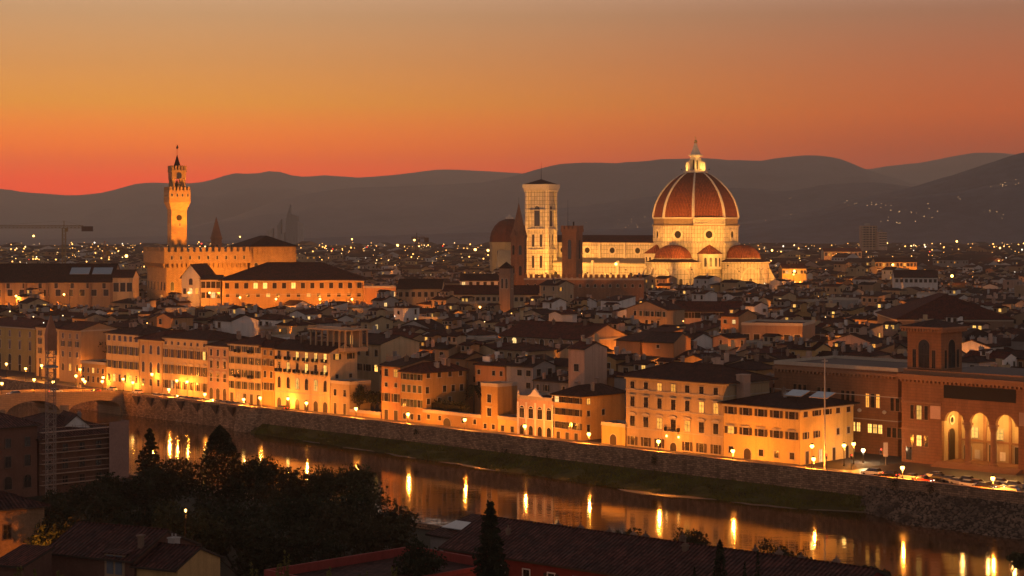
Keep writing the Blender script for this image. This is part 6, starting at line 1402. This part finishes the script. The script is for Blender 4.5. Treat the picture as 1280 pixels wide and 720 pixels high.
MB().slab((9.2,-.4,dmz+1.0),(13.2,-.4,dmz+1.0),(13.2,4.2,dmz+1.6),(9.2,4.2,dmz+1.6),.15).build('dormer_roof', DKR, low)
for q in (10.5,11.9): o = inst('shutter_door', MB().box(-.5,-.08,0,.5,0,2.4).mesh('shutter_door', pmat('blue_grey_paint', (.13,.15,.18), .7, .15, 1)), low, (q,-.11,dmz-1.7))
MB().box(13.2,2.0,dmz-.6,13.8,2.6,dmz+2.9).box(13.05,1.85,dmz+2.902,13.95,2.75,dmz+3.1).build('tall_chimney', WALL['brown'], low)
midb('low_outhouse', 'lower tiled wing with an orange-lit gable right against the low tiled house', 'house', 169, 222, 706, 238, -27, 9, WALL['ochre'], 'gx', rise=1.8, rmat=DKR, seed=73, cornice=False, chims=1)
# red parapet block
rx, ry = -31+15*Q, 235-15*Q; r = thing('flat_roof_block', 'low block with a red parapet around its dark flat roof', 'building', (rx,ry,0), R(45))
MB().box(0,0,-.4,25,15,11.0).build('wall', REDW, r)
b = MB().box(0,14.6,11.002,25,15,12.1).box(24.6,.3,11.002,25,14.598,12.1).box(0,.3,11.002,.4,14.598,12.1).box(0,-.1,11.002,25,.298,11.5); b.build('parapet', REDW, r)
MB().poly([(.4,.3,11.006),(24.6,.3,11.006),(24.6,14.6,11.006),(.4,14.6,11.006)]).build('flat_roof', DKR, r)
# long red house with its broad tiled roof
hx0 = GX(554,259); red = midb('long_red_house', 'long deep red house under a broad dark tiled roof by the river', 'house', 554, 1050, 716, 259, -41, 16, REDW, 'gx', rise=3.1, over=.7, rmat=DKR, seed=66, cornice=False)
rz_ = R(-41); rwl = red.children[0]; rW = rwl.dimensions.x; rH = 11.0
rH = ZY(716, 259+rW*sin(rz_)/2)
for i in range(15): put_window(red, 2.2+i*4.3, rH-3.4, 1.1, 1.8, 'plain', 3 if i in (1,5) else 0, 'f', 16, rW, shut=BROWNSH if i%3 else None, trim=WALL['white'])
rr_ = random.Random(4); rro = red.children[1]
for i in range(14):
    u, v = 5+i*4.0+rr_.uniform(-1.5,1.5), rr_.choice((4.5,6.5,9,11)); inst('chimney', chim(rr_.choice((.5,.65)), rr_.choice((.3,.5,.8)), 2), rro, (u,v,roofz('gx',rW,16,rH,3.1,u,v)))
an = building('lean_to_annex', 'low annex with a white skylight at the end of the long red house', 'annex', GX(538,272), 272, rz_, 5.4, 9, rH-.4, WALL['grey'], 'shed', rise=1.6, rmat=DKR, seed=67, cornice=False)
MB().slab((.8,1.5,rH+.35),(4.8,1.5,rH+.35),(4.8,4.6,rH+.92),(.8,4.6,rH+.92),.12).build('skylight', pmat('milky_skylight', (.38,.38,.36), .3, .1, 2), an)
for l, px, py, Y, pw in (('bare lamp glowing beside the dark-roofed block',8,617,300,900),('amber lamp in front of the round dark tree',232,638,256,200)):
    street_lamp(GX(px,Y), Y, 0, ZY(py,Y), l, pw, None, 2)
street_lamp(-71, 281, 0, 5.5, 'lamp in the lane below the textured orange house corner', 6000, None)
street_lamp(GX(600,238)+2, 236, 0, 5, 'lamp in the garden under the long red house', 700, None)

# ---------------------------------------------------------------- trees and plants
def leafmat(name, c, c2): return pmat(name, c, .85, .45, .35, 0, .15, col2=c2, fine=2.0, streak=-1)
LEAF = [leafmat('dark_evergreen_leaves', (.032,.038,.016), (.013,.017,.008)), leafmat('olive_leaves', (.062,.060,.022), (.024,.026,.012)), leafmat('brown_green_leaves', (.056,.048,.019), (.024,.022,.011))]
BARK = pmat('bark', (.06,.045,.03), .95, .3, 1)
def leaf(b, p, sz, rg):
    a = Vector((rg.gauss(0,1),rg.gauss(0,1),rg.gauss(0,1))).normalized(); c = a.orthogonal().normalized(); c = c*cos(rg.random()*6)+a.cross(c)*sin(rg.random()*6); d = a.cross(c)
    p = Vector(p); s = sz*rg.uniform(.6,1.3)
    b.poly([p-c*s, p-d*s*.5, p+c*s, p+d*s*.5])
def tree(name, label, x, y, z0, h, r, kind='round', mat=0, n=1500, sz=.35, seed=1, group=None, cat='tree', dark=None):
    rg = random.Random(seed); root = thing(name, label, cat, (x,y,z0), 0, group); tr = MB(); th = h*(.32 if kind in ('round','loose') else .15)
    lean = (rg.uniform(-.03,.03)*h, rg.uniform(-.03,.03)*h)
    tr.tube((0,0,-.4),(lean[0],lean[1],th),.035*h*.6,.022*h*.6,n=7)
    b = MB()
    if kind in ('round','loose','bush'):
        rv = (h-th*.8)/2; cz = h-rv; lobes = []
        for k in range(11 if kind != 'loose' else 8):
            a = rg.random()*2*pi; e = rg.uniform(-.5,.95); q = sqrt(max(0,1-e*e))*.62; lobes.append(((r*q*cos(a),r*q*sin(a),cz+rv*e*.62), rg.uniform(.36,.56)))
        for c, k in lobes[:7]: tr.tube((lean[0],lean[1],th*.9), c, .012*h, .004*h, n=4)
        for k in range(n):
            c, f_ = lobes[rg.randrange(len(lobes))]; d = Vector((rg.gauss(0,1),rg.gauss(0,1),rg.gauss(0,1))).normalized()*(rg.random()**.45)
            leaf(b, (c[0]+d.x*r*f_, c[1]+d.y*r*f_, c[2]+d.z*min(rv,r)*f_*1.05), sz, rg)
    elif kind == 'cypress':
        tr.tube((lean[0],lean[1],th),(0,0,h*.9),.02*h*.6,.01,n=5)
        for k in range(n):
            u = rg.random(); z = h*(.06+.94*u); rr__ = r*min(1,(u/.14)**.5)*(1-u**3.2)**.75*(1+.22*noise.noise((u*9,k%7,seed))); a = rg.random()*2*pi; q = rg.random()**.35
            leaf(b, (rr__*q*cos(a), rr__*q*sin(a), z), sz, rg)
    else:                                                                    # fir / open conifer: whorls of drooping branches
        tr.tube((lean[0],lean[1],th),(0,0,h*.98),.02*h*.6,.02,n=5); lev = int(h*1.25)
        for L in range(lev):
            u = (L+.5)/lev; z = h*(.10+.9*u); rl_ = r*(1-u)**.8*rg.uniform(.75,1.15)+.15
            nb = 9 if kind == 'fir' else 5
            for q in range(nb):
                a = 2*pi*(q+rg.random()*.7)/nb; ln_ = rl_*rg.uniform(.7,1.15); tr.tube((0,0,z),(ln_*cos(a),ln_*sin(a),z-.22*ln_),.035,.012,n=3)
                for k in range(max(4,int(ln_*n/(lev*nb)*2.2/max(.6,rl_)))):
                    f_ = rg.random()**.7; leaf(b, (ln_*f_*cos(a)+rg.gauss(0,.16*ln_*.6), ln_*f_*sin(a)+rg.gauss(0,.16*ln_*.6), z-.22*ln_*f_+rg.gauss(0,.12)), sz, rg)
    tr.build('trunk', BARK, root); b.build('crown', LEAF[mat], root); return root
TREES = [('conical_conifer','tall dense conical conifer standing above the riverside trees',275,533,330,4.6,'cypress',0,4200,.34),
 ('open_conifer','lacy open conifer with gaps before the glowing water',187,536,345,4.4,'open',0,1500,.33),
 ('round_tree','large evenly round clipped-looking tree above the tiled roofs',233,625,268,5.6,'round',1,5200,.27),
 ('broadleaf_tree','dark broad tree beside the pale scaffold sheet',150,612,342,5.2,'round',0,2600,.34),('broadleaf_tree','dark tree behind the evenly round tree',210,588,338,5.6,'round',0,2800,.34),
 ('broadleaf_tree','dark tree pressed against the conical conifer on its river side',318,592,332,5.2,'round',0,2600,.34),('broadleaf_tree','dark bushy tree between the conical conifer and the glowing water',352,606,326,4.6,'round',2,2400,.32),
 ('broadleaf_tree','olive green crown overlapping the lamp reflections',403,596,330,5.2,'round',1,2800,.32),('broadleaf_tree','olive green crown lowest along the river edge row',440,604,324,4.8,'round',1,2600,.32),
 ('broadleaf_tree','brownish loose tree at the end of the riverside row',478,640,300,4.6,'round',2,2400,.30),('broadleaf_tree','dark tree in front of the olive green crowns',380,640,300,5.6,'round',0,3000,.32),
 ('broadleaf_tree','dark tree behind the red parapet block',430,650,285,5.2,'round',2,2800,.30),('broadleaf_tree','dark low tree at the foot of the conical conifer',300,640,295,5.6,'round',0,2800,.32),
 ('broadleaf_tree','dark tree between the round tree and the red parapet',330,672,268,4.8,'round',0,2600,.30),('broadleaf_tree','dark shrubby tree beside the scaffolding base',128,640,318,4.2,'round',0,2200,.32),
 ('broadleaf_tree','dark shrubby tree shading the lane below the hoist mast',165,660,300,4.4,'round',0,2200,.32),('broadleaf_tree','small dark tree before the annex of the long red house',524,676,238,2.8,'round',0,2200,.24),
 ('broadleaf_tree','dark tree above the middle of the red parapet',388,676,266,4.0,'round',0,2200,.30),('broadleaf_tree','dim tree above the higher end of the red parapet',486,668,270,3.6,'round',2,2000,.28),
 ('fir_tree','tall dark fir standing before the long red house',613,627,222,4.3,'fir',0,5200,.26),
 ('slim_cypress','rounded dark cypress in front of the broad tiled roof',900,676,212,1.35,'cypress',0,1800,.2),('slim_cypress','thin pointed cypress right of the rounded one',947,689,212,.6,'cypress',0,800,.16),('slim_cypress','short pointed cypress between the two dark ones',931,703,210,.6,'cypress',0,600,.16),('slim_cypress','tiny cypress tip before the roof near the rounded one',868,709,212,.5,'cypress',0,500,.16),
 ('broadleaf_tree','dark tree at the foot of the scaffolding',112,622,345,3.6,'round',0,1900,.34),('broadleaf_tree','dark tree just below the hoist mast platform',80,630,330,3.2,'round',0,1800,.32),('broadleaf_tree','dark tree behind the textured orange house corner',92,634,305,4.6,'round',0,2300,.32),('broadleaf_tree','dark shrubby tree above the low tiled house',108,662,284,4.0,'round',2,2200,.3),('broadleaf_tree','dark tree closing the lane below the hoist mast',70,668,288,3.6,'round',0,2000,.3),('broadleaf_tree','wide dark tree right behind the low tiled house',190,650,296,5.6,'round',0,2800,.32),('broadleaf_tree','dark tree between the round tree and the low tiled house',215,688,262,4.2,'round',0,2400,.3),('broadleaf_tree','dark tree at the middle of the tree mass',300,668,276,5.6,'round',2,2800,.3),('broadleaf_tree','dark tree in the tree mass before the olive crowns',430,640,306,5.4,'round',0,2600,.32),
 ('river_bush','dark bush on the river edge beyond the broad tiled roof',783,655,296,2.6,'loose',2,900,.26),('river_bush','wide bush on the river edge below a lamp reflection',858,661,292,4.0,'loose',2,1300,.26),('river_bush','sparse tall bush on the river edge near the roof end',965,672,285,3.6,'loose',2,800,.24),
 ('river_bush','sparse bush by the last part of the broad tiled roof',1000,690,280,2.6,'loose',2,600,.24),('river_bush','dark bush at the river edge in the frame corner',1266,690,292,3.2,'loose',1,1200,.24),('river_bush','low bush under the second last lamp reflection',1090,708,285,3.0,'loose',2,800,.24)]
for i, (nm, lab, px, py, Y, r, kd, mt, n, sz) in enumerate(TREES):
    x = GX(px,Y); z0 = hillz(x,Y); h = ZY(py,Y)-z0+(2.8 if nm == 'broadleaf_tree' else 0); r *= 1.28 if nm == 'broadleaf_tree' else 1.0; n = int(n*1.5); tree(nm, lab, x, Y, z0, h, r, kd, mt, n, sz, 100+i, 'trees of the near bank')
for i, (nm, lab, px, py, tt, r, kd, mt, n, sz) in enumerate((('broadleaf_tree','big dark tree between the tan gabled house and the pale palazzo',117,417,24,5.2,'round',0,2200,.42),('broadleaf_tree','dark garden tree behind the lamp in the walled garden',449,481,13,3.4,'round',0,1300,.3),('broadleaf_tree','dark garden tree against the plain orange house',467,486,14,3.0,'round',0,1200,.3),('broadleaf_tree','small olive tree at the end of the garden hedge',582,506,13.5,2.2,'round',1,900,.26))):
    x, y = on_t(px,tt); tree(nm, lab, x, y, 0, ZY(py,y), r, kd, mt, n, sz, 300+i)
# clipped hedge on the garden terrace
x0, y0 = on_t(531,13); x1, y1 = on_t(576,13); r = thing('hedge', 'dense dark hedge along the top of the garden wall under the palm', 'hedge', (x0,y0,0), A45); hl = sqrt((x1-x0)**2+(y1-y0)**2); b = MB(); rg = random.Random(9)
for k in range(2600): leaf(b, (rg.uniform(0,hl), rg.uniform(0,1.8), rg.uniform(1.0,6.4)+.35*sin(k)), .28, rg)
b.build('foliage', LEAF[0], r); MB().box(.3,.3,-.2,hl-.3,1.5,5.6).build('dark_stems', pmat('hedge_inside', (.012,.012,.008), .95, .3, 1), r)  # near-black block, the shade inside the hedge put into its colour
# palm
x, y = on_t(592,24); pz = ZY(484,y); r = thing('palm_tree', 'palm tree with a drooping crown beside the long side wall', 'palm', (x,y,0)); MB().lathe([(.4,0),(.28,2),(.25,pz)],8).build('trunk', BARK, r); b = MB(); rg = random.Random(2)
for k in range(46):
    a = rg.random()*2*pi; up = rg.uniform(-.3,1.2); L_ = rg.uniform(2.6,3.6); pr2 = None
    for q in range(9):
        f_ = q/8; rad = L_*f_*cos(up*.6); zz = pz+L_*(sin(up)*f_-1.1*f_*f_); p = Vector((rad*cos(a),rad*sin(a),zz))
        if pr2 is not None:
            sd = Vector((-sin(a),cos(a),0)); wd_ = .55*(1-abs(2*f_-1)**2)+.08
            for s2 in (-1,1): b.poly([pr2, p, p+sd*s2*wd_-Vector((0,0,.25*wd_))])
        pr2 = p
b.build('crown', LEAF[0], r)
# plants growing on the river wall, leafy shoots on the hillside below the viewpoint
for i, (px, py, w_) in enumerate(((632,566,.9),(684,564,1.6),(668,574,.7),(818,575,.8),(1118,604,1.2),(1165,612,1.5),(520,540,.6))):
    x, y = on_t(px,-1.2); z = ZY(py,y); r = thing('wall_plant', f"dark tuft hanging on the river wall, {ORD[i]} of the tufts seen from the middle", 'plant', (x,y,z), 0, 'tufts growing on the river wall'); b = MB(); rg = random.Random(i)
    for k in range(160): leaf(b, (rg.gauss(0,w_*.5), rg.gauss(.1,.25), rg.gauss(0,w_*.7)), .2, rg)
    b.build('foliage', LEAF[0], r); MB().tube((0,.5,0),(0,-.2,.1),.05,n=4).build('stem', BARK, r)
SHO = leafmat('yellow_green_shoots', (.16,.14,.035), (.10,.085,.025))
for i, (px, py) in enumerate(((322,703),(357,688),(413,709),(452,714),(494,708),(348,706),(20,706),(45,712),(75,713))):
    Y = 116+4*(i%3); x = GX(px,Y); z0 = hillz(x,Y)-.1; h = ZY(py,Y)-z0; r = thing('leafy_shoots', f"upright yellow-green shoots at the bottom of the view, {ORD[i]} clump", 'shrub', (x,Y,z0), 0, 'leafy shoots on the slope below the viewpoint'); rg = random.Random(40+i); b = MB(); tr = MB()
    for q in range(4):
        ex, ey = rg.gauss(0,.22), rg.gauss(0,.22); hh = h*rg.uniform(.72,1.0) if q else h; tr.tube((0,0,0),(ex,ey,hh),.03,.008,n=4)
        for k in range(120): f_ = rg.uniform(.15,1); leaf(b, (ex*f_+rg.gauss(0,.09*(1.3-f_)), ey*f_+rg.gauss(0,.09), hh*f_), .075, rg)
    b.build('foliage', SHO, r); tr.build('stem', BARK, r)
# far dark wood below the hill on the right
b = MB(); rg = random.Random(77)
for k in range(2600):
    px = rg.uniform(1165,1330); Y = rg.uniform(3000,3350); leaf(b, (GX(px,Y), Y, rg.random()**1.6*(16+9*noise.noise((px*.06,Y*.01,1)))+1), 3.0, rg)
for k in range(1500):
    px = rg.uniform(650,1165); Y = rg.uniform(2900,3900); 
    if noise.noise((px*.03,Y*.004,9)) < .05: continue
    leaf(b, (GX(px,Y), Y, rg.random()*13), 3.0, rg)
tag(b.build('far_woods', LEAF[0]), 'dark belts of trees at the far edge of the plain', 'woods', kind='stuff')
